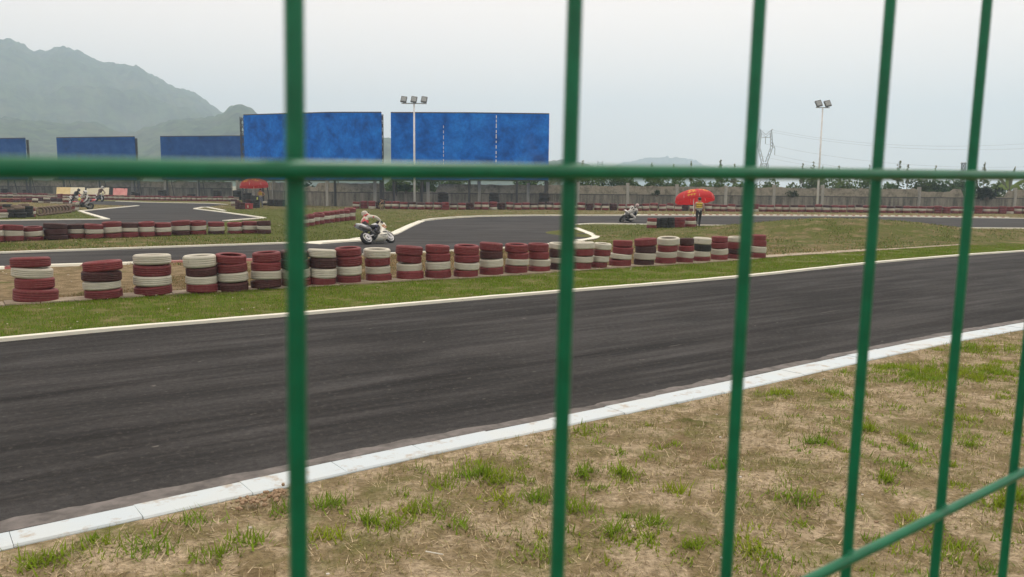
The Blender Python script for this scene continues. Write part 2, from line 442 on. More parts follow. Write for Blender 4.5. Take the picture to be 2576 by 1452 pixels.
# ------------------------------------------------------------------ verge and paving strip under the tyres
strip_d = [(0, 771), (165, 760), (331, 748), (913, 715), (1065, 706), (1272, 695), (1436, 683), (1590, 673), (1755, 663), (1888, 654), (1924, 650), (2052, 641), (2576, 608)]
S_front = gpoly(strip_d, 0, 220, (12, 30))
struct_sheet('grass_verge', A_far, [S_front[int(i*219/159)] for i in range(160)], .004, M_verge, 8)
pav = empty('paving_strip'); tag(pav, kind='structure')
Sr = resample(S_front, .02); k = 0; i = 0
while i < len(Sr)-40 and Sr[i].y < 30:
    ln = random.choice((.56, .58, .6)); st = int(ln/.02); a, b = Sr[i], Sr[min(i+st, len(Sr)-1)]
    d = (b-a).normalized(); nrm = Vector((-d.y, d.x, 0)); c = (a+b)/2 + nrm*(.25 + random.uniform(-.025, .025))
    ang = math.atan2(d.y, d.x) + random.uniform(-.02, .02); M = Matrix.Rotation(ang, 3, 'Z') @ Matrix.Rotation(random.uniform(-.012, .012), 3, 'Y')
    MB().box((c.x, c.y, .012 + random.uniform(-.006, .006)), (ln-.018, .5, .04), M).build('slab', M_slab, pav)
    i += st
# beyond the last tyres the strip shows as a thin pale edge
i2 = min(range(len(S_front)), key=lambda q: abs(S_front[q].y-30))
kerb_strip(S_front[i2:], .25, .03, M_slab, 'kerb', step=.6)

# ------------------------------------------------------------------ second and third track
near2 = [(-260, 699), (14, 672), (132, 667), (317, 662), (452, 657), (629, 653), (910, 642), (1137, 632), (1300, 622), (1400, 613), (1460, 608), (1496, 603.5), (1514, 597), (1499, 588), (1475, 580), (1450, 571.5)]
low2 = [(1446, 566), (1500, 563.5), (1627, 565.5), (1763, 567.5), (1900, 569), (2100, 571), (2458, 574.5), (2750, 578)]
up2 = [(2750, 553), (2576, 550.5), (2212, 546), (1894, 544), (1627, 543.8), (1342, 543.8), (1200, 546.5), (1105, 552.5), (1070, 557), (1040, 570), (1001, 590), (984, 594), (900, 604), (767, 612.5), (720, 614), (355, 626.5), (0, 639), (-260, 649)]
polygon_sheet('track', [at(*p) for p in near2 + low2 + up2], .009, M_asph2)
tri3 = [(206, 532), (351, 518.5), (283, 516.5), (200, 512.5), (100, 509), (-120, 505), (-120, 500), (100, 502), (265, 506), (370, 510), (525, 512.5), (567, 515), (535, 519), (516, 522), (495, 526), (570, 535), (670, 549), (640, 553), (571, 557.5), (480, 572), (300, 583), (0, 592), (-200, 597), (-200, 560), (0, 556), (168, 553.5), (277, 552.6)]
polygon_sheet('track', [at(*p) for p in tri3], .0085, M_asph2)
def kline(pts, width=.2, h=.06, mat=None, n=None, ext=(0, 0), side=1):
    return kerb_strip(gpoly(pts, 0, n, ext), width, h, mat or M_line, side=side, step=.6, z0=.0)
kline(near2[6:11], .22, .05, n=100, side=-1)
kline(low2, .25, .06, n=60, side=-1)
kline(up2[4:9], .25, .10, n=60, side=-1)
kline(up2[8:11], .42, .05, n=24, side=-1)
kline(up2[10:13], .35, .06, n=30, side=-1)
kline(up2[13:], .2, .06, n=60, side=-1)
# the tip of the wedge, a broad white run-off
kline([(1462, 606.5), (1492, 602.5), (1509, 597), (1498, 590.5), (1456, 574.5)], .36, .03, n=60, side=1)
def blocks(pts, ln, width, h, mats, name, side=1):
    root = empty('kerb'); tag(root, kind='structure')
    Pp = resample(gpoly(pts, 0, 80), .02); lns = ln if isinstance(ln, list) else [ln]; q = 0; i = 0
    while True:
        st = int(lns[q % len(lns)]/.02)
        if i+st >= len(Pp): break
        i += st; i_ = i-st
        a, b = Pp[i_], Pp[i_+st]; d = (b-a).normalized(); nr = Vector((-d.y, d.x, 0))
        c = (a+b)/2 + nr*side*width/2; M = Matrix.Rotation(math.atan2(d.y, d.x), 3, 'Z')
        L = (b-a).length/2 - .006
        lo = [M @ Vector((sx*L, sy*width/2, 0)) for sx, sy in ((-1, -1), (1, -1), (1, 1), (-1, 1))]
        hi = [M @ Vector((sx*L + width*.25, sy*(width/2-.03), h)) for sx, sy in ((-1, -1), (1, -1), (1, 1), (-1, 1))]
        vs = [v + Vector((c.x, c.y, 0)) for v in lo+hi]
        MB().add(vs, [(0, 1, 5, 4), (1, 2, 6, 5), (2, 3, 7, 6), (3, 0, 4, 7), (4, 5, 6, 7)]).build(name, mats[q % len(mats)], root); q += 1
blocks([(-200, 692), (14, 673.5), (132, 668.5), (317, 663.5), (452, 658.5), (629, 654.5), (760, 649)], .95, .34, .055, [M_kred, M_line], 'kerb_block', -1)
blocks([(1600, 543.4), (1894, 543.6), (2212, 545.6), (2540, 550)], [.34, .24], .5, .11, [M_line, M_kred], 'kerb_block')
kline([(1560, 544), (1627, 544), (1894, 544.3), (2212, 546.3), (2576, 550.8), (2750, 553.5)], .14, .075, n=60, side=1)
blocks([(765, 612.5), (820, 608.5), (902, 603.5)], .8, .8, .06, [M_line], 'kerb_block', -1)
for pts in ([(206, 532), (351, 518.5)], [(277, 552.8), (206, 532)], [(0, 556.4), (168, 554), (277, 553)], [(670, 549.3), (570, 535.3), (495, 526.2)], [(495, 526), (516, 522), (560, 531)], [(290, 507), (370, 510), (525, 512.6), (567, 515.2)], [(571, 557), (611, 554), (670, 549.5)]):
    kline(pts, .3, .06)

# ------------------------------------------------------------------ ground
greens = [((1000, 590), 5, .20), ((880, 585), 7, .16), ((1150, 535), 14, .07), ((620, 535), 9, .22), ((700, 560), 9, .22), ((270, 545), 9, .25), ((150, 552), 10, .18), ((1600, 590), 8, .05), ((1470, 572), 5, .12),
          ((2480, 590), 9, .12), ((1850, 575), 7, .16), ((30, 618), 3, .14), ((300, 610), 3, .03), ((2300, 612), 6, .12), ((1560, 575), 6, .08), ((720, 600), 5, .1), ((60, 540), 8, .12), ((1400, 600), 4, .08)]
greens = [(at(*p), r, g) for p, r, g in greens]
browns = [(at(2250, 585), 8, .09), (at(2000, 590), 6, .03), (at(500, 700), 8, .05), (at(1000, 680), 8, .12), (at(1300, 660), 6, .1), (at(200, 745), 4, .0), (at(1100, 610), 6, .06)]
mounds = [(at(1985, 592), 7.5, 4.0, .42), (at(2245, 592), 7.0, 4.2, .46), (at(2110, 596), 6, 4, .16), (at(2430, 588), 3, 2, .1)]
gx = np.arange(-130, 131, .8); gy = np.arange(-30, 131, .8)
X, Y = np.meshgrid(gx, gy); Z = np.zeros_like(X)
for c, rx, ry, h in mounds:
    q = ((X-c.x)/rx)**2 + ((Y-c.y)/ry)**2; Z += h*np.exp(-q*1.6)*(q < 6)
Z += np.where(Z > .03, .05*np.sin(X*1.9+Y)*np.sin(Y*2.3-X*.7), 0)
V = np.stack([X.ravel(), Y.ravel(), Z.ravel()], 1); nx, ny = len(gx), len(gy)
ii, jj = np.meshgrid(np.arange(nx-1), np.arange(ny-1)); b0 = (jj*nx + ii).ravel()
T = np.stack([b0, b0+1, b0+nx+1, b0+nx], 1)
g = np_mesh('ground', V, T, M_ground, smooth=True); tag(g, kind='structure')
G = np.zeros(len(V))
for c, r, k in greens: G += k*np.exp(-((V[:, 0]-c.x)**2 + (V[:, 1]-c.y)**2)/(r*r))
for c, r, k in browns: G -= k*np.exp(-((V[:, 0]-c.x)**2 + (V[:, 1]-c.y)**2)/(r*r))
G += .10*np.clip((V[:, 1]-70)/30, 0, 1)
a = g.data.attributes.new('green', 'FLOAT', 'POINT'); a.data.foreach_set('value', G.astype(np.float32))
M_field = simple('far_field', (.17, .18, .09), .95, (.22, .19, .12), .02)
tag(MB().add([(-3070, -3070, -.25), (3070, -3070, -.25), (3070, 3070, -.25), (-3070, 3070, -.25)], [(0, 1, 2, 3)]).build('field', M_field), kind='structure')

# near dirt between the kerb and the fence
def dirt_h(x, y, d):
    e = min(1, d/.5)
    return .012 + e*(.055*mn.noise(Vector((x*.9, y*.9, 2))) + .030*mn.noise(Vector((x*3.1, y*3.1, 5))) + .012*mn.noise(Vector((x*9, y*9, 8))) + .02)
Ko = resample(K_out, .09); Nn = normals2d(Ko); rows = 95; vs = []; fs = []
for i, (p, n_) in enumerate(zip(Ko, Nn)):
    for j in range(rows):
        d = (j*.05 if j < 50 else 2.5 + (j-50)*.12) - .03
        q = p - n_*d; vs.append((q.x, q.y, dirt_h(q.x, q.y, max(0, d))))
fs = [(i*rows+j, i*rows+j+1, (i+1)*rows+j+1, (i+1)*rows+j) for i in range(len(Ko)-1) for j in range(rows-1)]
dv = MB().add(vs, fs).build('dirt_verge', M_dirt, smooth=True); tag(dv, kind='structure')

# ---- straw, blades, tufts, pebbles: what nobody could count
KoA = np.array([(p.x, p.y) for p in Ko]); KnA = np.array([(p.x, p.y) for p in Nn])
vis = [i for i, p in enumerate(Ko) if p.y < 22 and p.x > -4]
def dirt_points(n, dmax):
    idx = rng.choice(vis, n); d = rng.uniform(.12, dmax, n)
    P = KoA[idx] - KnA[idx]*d[:, None] + rng.normal(0, .04, (n, 2))
    return P, d
def noise2(P, s, o): return np.array([mn.noise(Vector((x*s, y*s, o))) for x, y in P])
def blades(P, z, length, width, lean, cols, upright=True):
    n = len(P); th = rng.uniform(0, 2*np.pi, n); dx, dy = np.cos(th), np.sin(th)
    L = length*rng.uniform(.5, 1.3, n); wd = width*rng.uniform(.6, 1.3, n)
    base = np.stack([P[:, 0], P[:, 1], z], 1); side = np.stack([-dy*wd/2, dx*wd/2, np.zeros(n)], 1)
    le = lean*rng.uniform(.4, 1.4, n)
    tip = base + np.stack([dx*L*np.sin(le), dy*L*np.sin(le), L*np.cos(le)], 1)
    V = np.stack([base-side, base+side, tip], 1).reshape(-1, 3)
    return V, np.arange(3*n).reshape(-1, 3), cols
def zs(P, d): return np.array([dirt_h(x, y, dd) for (x, y), dd in zip(P, d)])
# dry straw lying about
P, d = dirt_points(115000, 4.6); nn_ = noise2(P, 2.3, 31) + .6*noise2(P, 6, 3); keep = nn_ > rng.normal(-.10, .25, len(P)); P, d = P[keep], d[keep]
n = len(P); z = zs(P, d) + .004
base_c = np.array([[.50, .405, .245], [.36, .285, .16], [.60, .49, .33], [.17, .13, .075], [.28, .275, .115]])[rng.integers(0, 5, n)]*rng.uniform(.75, 1.15, (n, 1))
V1, T1, C1 = blades(P, z, .075, .0055, 1.34, base_c)
s = np_mesh('dry_grass', V1, T1, M_straw, C1); tag(s, kind='stuff')
# green tufts
TP = [(500, 1325), (115, 1425), (830, 1282), (1065, 1298), (1250, 1217), (1180, 1212), (1350, 1270), (985, 1340), (1155, 1340), (1545, 1355), (1580, 1210), (1500, 1240), (2010, 1270), (1360, 1395), (2230, 1220), (1880, 1400), (2380, 1375),
      (2290, 950), (2320, 965), (2350, 955), (2250, 930), (2390, 945), (2430, 960), (2480, 945), (2430, 882), (2480, 885), (2540, 890), (2520, 950), (2280, 970), (1960, 1000), (2090, 995), (1560, 1055), (1900, 990), (370, 1400), (550, 1410), (810, 1365),
      (380, 1330), (60, 1385), (2560, 1270), (2520, 1280), (2200, 1370), (1740, 1395), (930, 1330), (1640, 1330), (2180, 1090), (2440, 1130), (2250, 1190), (1260, 1270), (1480, 1100), (1465, 1200), (720, 1290), (2400, 1060), (1700, 1120), (2050, 1130),
      (1120, 1225), (1290, 1215), (1230, 1228), (1215, 1205), (1560, 1200), (1595, 1215), (2340, 935), (2375, 960), (2300, 940), (2460, 965), (2500, 930), (2415, 950), (1450, 1290), (1700, 1250), (1820, 1180), (630, 1370), (250, 1390), (2300, 1320)]
tv = []; tt = []; tc = []; nb = 0
def kdist(x, y): return float(np.sqrt(((KoA-np.array([x, y]))**2).sum(1).min()))
tlist = [(at(x, y), random.uniform(.06, .15), random.randint(50, 120), random.uniform(.06, .12)) for x, y in TP]
Pq, dq = dirt_points(420, 4.4); gq = noise2(Pq, .8, 77)
for x, y, rr, c_ in ((2330, 950, .55, 60), (2430, 955, .5, 50), (2500, 940, .5, 40), (2450, 885, .4, 30), (2260, 940, .4, 25), (1570, 1345, .3, 14), (2010, 1275, .3, 12), (2560, 1275, .35, 22), (1230, 1220, .3, 14), (1060, 1300, .25, 10), (2380, 1380, .25, 12), (1880, 1400, .25, 12), (100, 1425, .25, 12), (2200, 1100, .5, 16), (1480, 1110, .4, 10), (1950, 1000, .4, 12), (2100, 1000, .4, 12), (2350, 1140, .6, 18), (2500, 1080, .6, 20)):
    p = at(x, y); tlist += [(p + Vector((random.gauss(0, rr), random.gauss(0, rr*.8), 0)), random.uniform(.05, .12), random.randint(14, 40), random.uniform(.04, .075)) for _ in range(c_)]
tlist += [(Vector((x, y, 0)), random.uniform(.04, .10), random.randint(8, 26), random.uniform(.03, .075)) for (x, y), gk in zip(Pq, gq) if gk > -.05]
for p, rad, cnt, L in tlist:
    if kdist(p.x, p.y) < .22: continue
    pts = np.array([[p.x, p.y]]) + rng.normal(0, rad*.6, (cnt, 2)); dd = np.full(cnt, kdist(p.x, p.y))
    hue = random.random()
    cc = np.array([[.17, .28, .025]])*rng.uniform(.6, 1.3, (cnt, 1)) + np.array([[.10*hue, .06*hue, .0]])
    V_, T_, C_ = blades(pts, zs(pts, dd)-.005, L, .013, .85, cc)
    tv.append(V_); tt.append(T_+nb); tc.append(C_); nb += len(V_)
tag(np_mesh('grass_tufts', np.concatenate(tv), np.concatenate(tt), M_leaf, np.concatenate(tc)), kind='stuff')
# short olive grass film over part of the dirt
P, d = dirt_points(130000, 4.6); kp = noise2(P, 1.7, 12) + .4*noise2(P, 5, 1) > rng.normal(.05, .16, len(P)); P, d = P[kp], d[kp]; n = len(P)
cc = np.array([[.23, .24, .06]])*rng.uniform(.5, 1.3, (n, 1))
V_, T_, C_ = blades(P, zs(P, d), .045, .0055, .85, cc)
tag(np_mesh('thin_grass', V_, T_, M_leaf, C_), kind='stuff')
# pebbles and crumbs of soil
mb = MB()
Pq, dq = dirt_points(420, 4.5)
for (x, y), dd in zip(Pq, dq):
    r = random.uniform(.004, .015); mb.cur = 1 if random.random() < .25 else 0
    mb.ball((x, y, dirt_h(x, y, dd)+r*.3), (r*random.uniform(.8, 1.5), r, r*.6), 5, 3)
for _ in range(70):
    tt_ = random.random(); p = at(600 + 125*tt_, 1284 - 36*tt_ + random.gauss(0, 6)); r = random.uniform(.006, .02)
    mb.cur = 0; mb.ball((p.x+random.gauss(0, .04), p.y+random.gauss(0, .03), .05), (r*random.uniform(.8, 1.7), r, r*random.uniform(.6, 1)), 5, 3, Matrix.Rotation(random.uniform(0, 3), 3, 'Z') @ Matrix.Rotation(random.uniform(0, 1), 3, 'X'))
M_peb = simple('soil_crumb', (.34, .24, .15), .95, (.22, .15, .09), 30); M_pebw = simple('pale_stone', (.66, .63, .58), .8)
tag(mb.build('pebbles', [M_peb, M_pebw]), kind='stuff')
# turf of the verge and behind the tyres
def strip_points(A, B, n, ymax):
    ia = [i for i, p in enumerate(A) if p.y < ymax and p.x > -9]
    k = rng.choice(ia, n); u = rng.uniform(0, 1, n); k2 = np.minimum(k+1, len(A)-1); v = rng.uniform(0, 1, n)
    AA = np.array([(p.x, p.y) for p in A]); BB = np.array([(p.x, p.y) for p in B])
    a = AA[k]*(1-v[:, None]) + AA[k2]*v[:, None]; b = BB[k]*(1-v[:, None]) + BB[k2]*v[:, None]
    return a*(1-u[:, None]) + b*u[:, None], u
Sf = [S_front[int(i*219/159)] for i in range(160)]
P, u = strip_points(A_far, Sf, 170000, 34); ok = (u > .05)*(u < .985); P = P[ok]
g1 = noise2(P, 1.1, 5) + .5*noise2(P, 4, 2); kp = g1 > rng.normal(-.24, .16, len(P)); P, g1 = P[kp], g1[kp]; n = len(P)
cc = np.where((rng.random(n) < .20 - .25*g1)[:, None], np.array([[.30, .26, .10]]), np.array([[.155, .25, .014]]))*rng.uniform(.55, 1.25, (n, 1))
V_, T_, C_ = blades(P, np.full(n, .004), .052, .009, .6, cc)
tag(np_mesh('verge_grass', V_, T_, M_leaf, C_), kind='stuff')
N2 = [at(x, y) for x, y in near2[:11]]; N2 = smooth_poly(N2, 160); S2 = gpoly(strip_d[:9], 0, 160, (12, 0)); NS = normals2d(S2); S2 = [p + q*.55 for p, q in zip(S2, NS)]
P, u = strip_points(S2, N2, 90000, 40); ok = u < .93; P = P[ok]
g1 = noise2(P, .9, 15) + .5*noise2(P, 3, 22); kp = g1 > rng.normal(-.2, .25, len(P)); P, g1 = P[kp], g1[kp]; n = len(P)
cc = np.where((rng.random(n) < .72 - .5*g1)[:, None], np.array([[.30, .215, .115]]), np.array([[.10, .13, .03]]))*rng.uniform(.5, 1.25, (n, 1))
V_, T_, C_ = blades(P, np.full(n, 0.0), .06, .011, .8, cc)
tag(np_mesh('dry_turf', V_, T_, M_leaf, C_), kind='stuff')

# rough grass on the islands between the tracks
def inside(P, poly):
    x, y = P[:, 0], P[:, 1]; r = np.zeros(len(P), bool); n = len(poly)
    for i in range(n):
        a, b = poly[i], poly[(i+1) % n]
        c = ((a.y > y) != (b.y > y)) & (x < (b.x-a.x)*(y-a.y)/(b.y-a.y+1e-12) + a.x); r ^= c
    return r
n = 260000; Yp = 22 + 66*rng.uniform(0, 1, n)**1.25; Xp = (rng.uniform(-.68, .68, n))*Yp; P = np.stack([Xp, Yp], 1)
road_far = [p for p in S_front] + [Vector((200, 20, 0)), Vector((200, -30, 0)), Vector((-60, -30, 0))]
ok = ~(inside(P, [at(*p) for p in near2+low2+up2]) | inside(P, [at(*p) for p in tri3]) | inside(P, road_far)); P = P[ok]
Gp = np.zeros(len(P)); Zp = np.zeros(len(P))
for c, r, k in greens: Gp += k*np.exp(-((P[:, 0]-c.x)**2 + (P[:, 1]-c.y)**2)/(r*r))
for c, r, k in browns: Gp -= k*np.exp(-((P[:, 0]-c.x)**2 + (P[:, 1]-c.y)**2)/(r*r))
for c, rx, ry, h in mounds:
    q = ((P[:, 0]-c.x)/rx)**2 + ((P[:, 1]-c.y)/ry)**2; Zp += h*np.exp(-q*1.6)*(q < 6)
g1 = noise2(P, .45, 40) + .6*noise2(P, 1.6, 41); kp = g1 > rng.normal(-.15, .3, len(P)); P, Gp, Zp, g1 = P[kp], Gp[kp], Zp[kp], g1[kp]; n = len(P)
isg = rng.random(n) < np.clip(.34 + 2.6*Gp + .5*g1, .03, .97)
cc = np.where(isg[:, None], np.array([[.125, .17, .03]]), np.array([[.33, .25, .13]]))*rng.uniform(.45, 1.3, (n, 1))
V_, T_, C_ = blades(P, Zp - .01, .10, .035, .85, cc)
tag(np_mesh('rough_grass', V_, T_, M_leaf, C_), kind='stuff')

# pale scraps and stones strewn over the grass
mb = MB()
for _ in range(300):
    if random.random() < .45: p = at(random.uniform(0, 2576), random.uniform(560, 660))
    else: p = at(random.uniform(0, 2576), random.uniform(640, 840))
    q = np.array([[p.x, p.y]])
    if inside(q, [at(*v) for v in near2+low2+up2])[0] or inside(q, [at(*v) for v in tri3])[0] or (inside(q, road_far)[0] and not inside(q, list(A_far) + list(reversed(S_front)))[0]): continue
    r = random.uniform(.004, .009)*(1 + p.y/16); mb.ball((p.x, p.y, .03), (r*1.6, r, r*.5), 5, 3, Matrix.Rotation(random.uniform(0, 3), 3, 'Z'))
tag(mb.build('litter', simple('pale_scraps', (.6, .56, .46), .9, (.4, .35, .27), 3)), kind='stuff')

# ------------------------------------------------------------------ hills
def hill_mat(name, a, b_):
    m, t, b = new_mat(name); p = world_pos(t)
    c = ramp(t, nz(t, p, .055, 6, .7), [(.38, tuple(x*.2 for x in a)), (.62, a)])  # dark noise puts woodland shading into the colour, to show through haze
    c = mixc(t, ramp(t, nz(t, p, .018, 4), [(.5, 0), (.72, .6)]), c, b_)
    t.links.new(c, b.inputs['Base Color']); b.inputs['Roughness'].default_value = 1; b.inputs['Specular IOR Level'].default_value = 0
    return m
M_hill = hill_mat('hill_woodland', (.065, .10, .035), (.12, .12, .07))
def hill(name, prof, Rr, depthf, na, nr, bumpy, mat):
    xs = np.linspace(prof[0][0], prof[-1][0], na); yp = np.interp(xs, [p[0] for p in prof], [p[1] for p in prof]); kk_ = np.exp(-np.linspace(-2, 2, 9)**2); kk_ /= kk_.sum(); yp[4:-4] = np.convolve(yp, kk_, 'valid')
    V = []; ts = np.concatenate([np.linspace(0, 1, nr), np.linspace(1.06, 1.8, nr//3)])
    for x, y in zip(xs, yp):
        d = ray(x, y); h = math.hypot(d.x, d.y); ux, uy = d.x/h, d.y/h; zr = CAM_H + Rr*d.z/h
        for t in ts:
            rr = Rr + depthf*(t-1); px, py = ux*rr, uy*rr
            s = (t*t*(3-2*t)) if t <= 1 else max(0, 1-((t-1)/.8)**2)
            s = .25*t + .75*s if t <= 1 else s
            nzv = mn.noise(Vector((px*.008, py*.008, 1)))*.16*zr*(1 - abs(min(1, s)*2-1)) 
            b_ = bumpy*(mn.noise(Vector((px/16, py/16, 4))) + .6*mn.noise(Vector((px/7, py/7, 7))))
            V.append((px, py, max(-.2, zr*s + nzv + b_ - bumpy*.5)))
    k = len(ts); T = [(i*k+j, (i+1)*k+j, (i+1)*k+j+1, i*k+j+1) for i in range(na-1) for j in range(k-1)]
    return tag(np_mesh(name, np.array(V), np.array(T), mat), kind='structure')
hill('hill', [(-900, 190), (-600, 110), (-300, 62), (-120, 80), (0, 99), (36, 100.5), (60, 113), (86, 128), (120, 124), (150, 118.6), (190, 124), (241, 149), (275, 155), (305, 167), (338, 164), (360, 174), (410, 206), (445, 218), (480, 229.5), (510, 248), (541, 268), (560, 285), (640, 315), (760, 355), (900, 395), (1060, 440), (1120, 462)], 1550, 780, 460, 56, 7.0, M_hill)
hill('hill', [(-900, 270), (-300, 280), (0, 293), (100, 302), (166, 308), (236, 304), (275, 322), (330, 335), (360, 322), (416, 308), (443, 298), (513, 296), (552, 288), (567, 282), (573, 273), (585, 264), (607, 260.5), (632, 268), (646, 280), (658, 291), (720, 310), (850, 335), (975, 347), (1100, 372), (1250, 398), (1380, 404), (1420, 400), (1475, 411), (1500, 424), (1580, 455), (1620, 470)], 930, 400, 460, 44, 4.0, M_hill)
hill('hill', [(1440, 466), (1500, 440), (1542, 418), (1572, 407), (1604, 398.5), (1642, 393), (1670, 394), (1704, 393), (1742, 400), (1777, 415), (1830, 440), (1880, 468)], 2500, 480, 150, 24, 8.0, M_hill)

# ------------------------------------------------------------------ boundary wall
def wall(base_pts, label, gaps=(), first_off=0.0, tops=None):
    root = empty('boundary_wall', at(*base_pts[0])); o0 = Vector(root.location); tag(root, label, 'wall')
    Pp = resample(gpoly(base_pts), 5.0)
    for i, (a, b) in enumerate(zip(Pp[:-1], Pp[1:])):
        d = (b-a); L = d.length; u = d/L; ang = math.atan2(u.y, u.x); M = Matrix.Rotation(ang, 3, 'Z'); c = (a+b)/2 - o0
        mb = MB(); mb.box((c.x, c.y, .675), (L-.02, .22, 1.35), M); mb.build('lower_panel', M_wall, root)
        mb = MB(); mb.box((c.x, c.y, 1.385), (L-.06, .27, .07), M); mb.build('coping', M_dark, root)
        # upper courses with a broken top
        x0 = proj((a+b)/2)[0]; hh = 1.0
        seg = 14; vs = []
        for q in range(seg+1):
            p = a.lerp(b, q/seg) - o0; px = proj(p+o0)[0]
            top = 2.28 + .10*mn.noise(Vector((p.x*.6, p.y*.6, 3))) + .07*mn.noise(Vector((p.x*3, p.y*3, 5)))
            for (g0, g1, gh) in gaps:
                if g0 < px < g1: top = min(top, gh + .14*mn.noise(Vector((p.x*1.7, 0, 5))))
            nr = Vector((-u.y, u.x, 0))*.1
            for z, s in ((1.42, -1), (max(1.44, top), -1), (max(1.44, top-.04), 1), (1.42, 1)): vs.append((p.x + nr.x*s, p.y + nr.y*s, z))
        fs = [(q*4+e, q*4+4+e, q*4+5+e, q*4+1+e) for q in range(seg) for e in range(3)] + [(0, 1, 2, 3), (seg*4+3, seg*4+2, seg*4+1, seg*4)]
        MB().add(vs, fs).build('upper_panel', M_wallup, root)
        ph = 2.55 + random.uniform(-.15, .2); pc = a - o0 - Vector((-u.y, u.x, 0))*.02
        mb = MB(); mb.box((pc.x, pc.y, ph/2), (.3, .3, ph), M); mb.build('post', M_post, root)
    return root
wall([(-170, 490.5), (300, 496), (585, 500)], 'weathered grey concrete boundary wall behind the faded boards and dirt bikes')
wall([(598, 501.5), (720, 515.5)], 'short angled stretch of grey wall behind the red umbrella with the marshal in jeans')
wall([(724, 516), (880, 520), (1105, 521.5), (1342, 522), (1967, 527), (2576, 532.5), (2800, 535)], 'long stained concrete boundary wall behind the far red and white tyres',
     gaps=[(965, 1100, 1.5), (700, 800, 1.9), (2300, 2390, 2.0), (2420, 2530, 1.55), (2140, 2290, 2.25), (1830, 1890, 2.5)])
# ------------------------------------------------------------------ foliage
def leafmesh(name, centres, n, size, col, parent, var=.35, z_bias=.0):
    V = []; C = []
    ctr = np.array([c[0] for c in centres]); rad = np.array([c[1] for c in centres])
    k = rng.choice(len(centres), n, p=(rad.prod(1) if rad.ndim > 1 else rad**3)/((rad.prod(1) if rad.ndim > 1 else rad**3).sum()))
    dv_ = rng.normal(0, 1, (n, 3)); dv_ /= np.linalg.norm(dv_, axis=1)[:, None]
    rr = rng.uniform(.25, 1, (n, 1))**.5
    R3 = rad[k] if rad.ndim > 1 else rad[k][:, None]
    P = ctr[k] + dv_*rr*R3
    a = rng.normal(0, 1, (n, 3)); a /= np.linalg.norm(a, axis=1)[:, None]
    b = np.cross(a, rng.normal(0, 1, (n, 3))); b /= np.linalg.norm(b, axis=1)[:, None]
    s = size*rng.uniform(.6, 1.4, (n, 1))
    V = np.stack([P - a*s*.5, P + b*s*.3, P + a*s*.6, P - b*s*.3], 1).reshape(-1, 3)
    T = np.arange(4*n).reshape(-1, 4)
    tone = rng.uniform(1-var, 1+var, (len(centres), 1))[k]
    C = np.array([col])*tone*rng.uniform(.7, 1.3, (n, 1))
    return np_mesh(name, V, T, M_leaf, C, parent)
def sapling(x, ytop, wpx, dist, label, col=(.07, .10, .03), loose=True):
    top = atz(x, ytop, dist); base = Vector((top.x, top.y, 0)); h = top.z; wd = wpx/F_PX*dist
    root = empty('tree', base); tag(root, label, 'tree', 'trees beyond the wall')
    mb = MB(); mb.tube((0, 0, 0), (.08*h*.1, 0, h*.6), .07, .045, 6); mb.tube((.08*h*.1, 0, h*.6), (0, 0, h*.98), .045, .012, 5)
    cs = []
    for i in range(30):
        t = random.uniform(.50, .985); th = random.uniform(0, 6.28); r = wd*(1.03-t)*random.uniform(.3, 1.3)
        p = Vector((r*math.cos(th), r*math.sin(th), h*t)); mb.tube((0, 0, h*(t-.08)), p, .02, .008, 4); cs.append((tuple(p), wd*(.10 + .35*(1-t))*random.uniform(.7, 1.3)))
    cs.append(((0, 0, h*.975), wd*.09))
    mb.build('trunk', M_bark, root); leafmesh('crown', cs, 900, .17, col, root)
    return root
desc = ['thin leafy young tree', 'small sparse tree', 'narrow pointed tree', 'tiny forked sapling', 'ragged young tree', 'slim sapling']
trees = [(1466, 402, 16, 120, 'narrow pointed tree just right of the green fence wire beside the blue board'), (1640, 408, 18, 110, 'small forked tree in front of the far low hill'),
         (1695, 412, 14, 115, 'stubby little tree in front of the far hill\'s right shoulder'), (1739, 404, 9, 120, 'very thin bare sapling at the right end of the far hill'), (1813, 401, 18, 110, 'pointed dark young tree between the far hill and the pylon'),
         (1848, 411, 12, 115, 'small dark tree left of the tall pylon'), (2048, 407, 20, 105, 'loose leafy sapling touching the twin floodlight pole'), (2070, 414, 12, 110, 'low sapling right of the twin floodlight pole'),
         (2020, 410, 12, 120, 'pale small tree between the pylon and the twin floodlight pole'), (2112, 413, 14, 120, 'sparse tree midway between light pole and next fence wire'), (2188, 412, 16, 112, 'small rounded sapling left of the fourth fence wire'),
         (2210, 408, 14, 112, 'sapling half hidden by the fourth fence wire'), (2264, 402, 20, 108, 'tallest ragged sapling right of the fourth fence wire'), (2285, 412, 10, 120, 'faint thin sapling beside the tallest ragged sapling'),
         (2355, 416, 12, 125, 'tiny tree left of the little lattice mast'), (2478, 406, 14, 130, 'pale feathery tree left of the banana plant'), (1408, 413, 34, 100, 'dark rounded tree at the right edge of the big blue board'), (1386, 415, 18, 104, 'low dark tree against the corner of the big blue board')]
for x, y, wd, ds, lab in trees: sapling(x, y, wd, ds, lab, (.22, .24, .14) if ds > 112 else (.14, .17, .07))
def bush(p, rx, ry, h, label, n=420, col=(.045, .075, .018), size=.2, z0=0.0, group='bushes along the wall'):
    root = empty('bush', (p.x, p.y, z0)); tag(root, label, 'bush', group)
    cs = []
    for _ in range(14):
        th = random.uniform(0, 6.28); r = random.uniform(0, .75)
        cs.append(((rx*r*math.cos(th), ry*r*math.sin(th), h*random.uniform(.25, .82)), h*random.uniform(.16, .3)))
    mb = MB()
    for q in range(4): mb.tube((0, 0, 0), (cs[q][0][0]*.8, cs[q][0][1]*.8, cs[q][0][2]), .04, .012, 5)
    mb.build('stem', M_bark, root); leafmesh('foliage', cs, n, size, col, root)
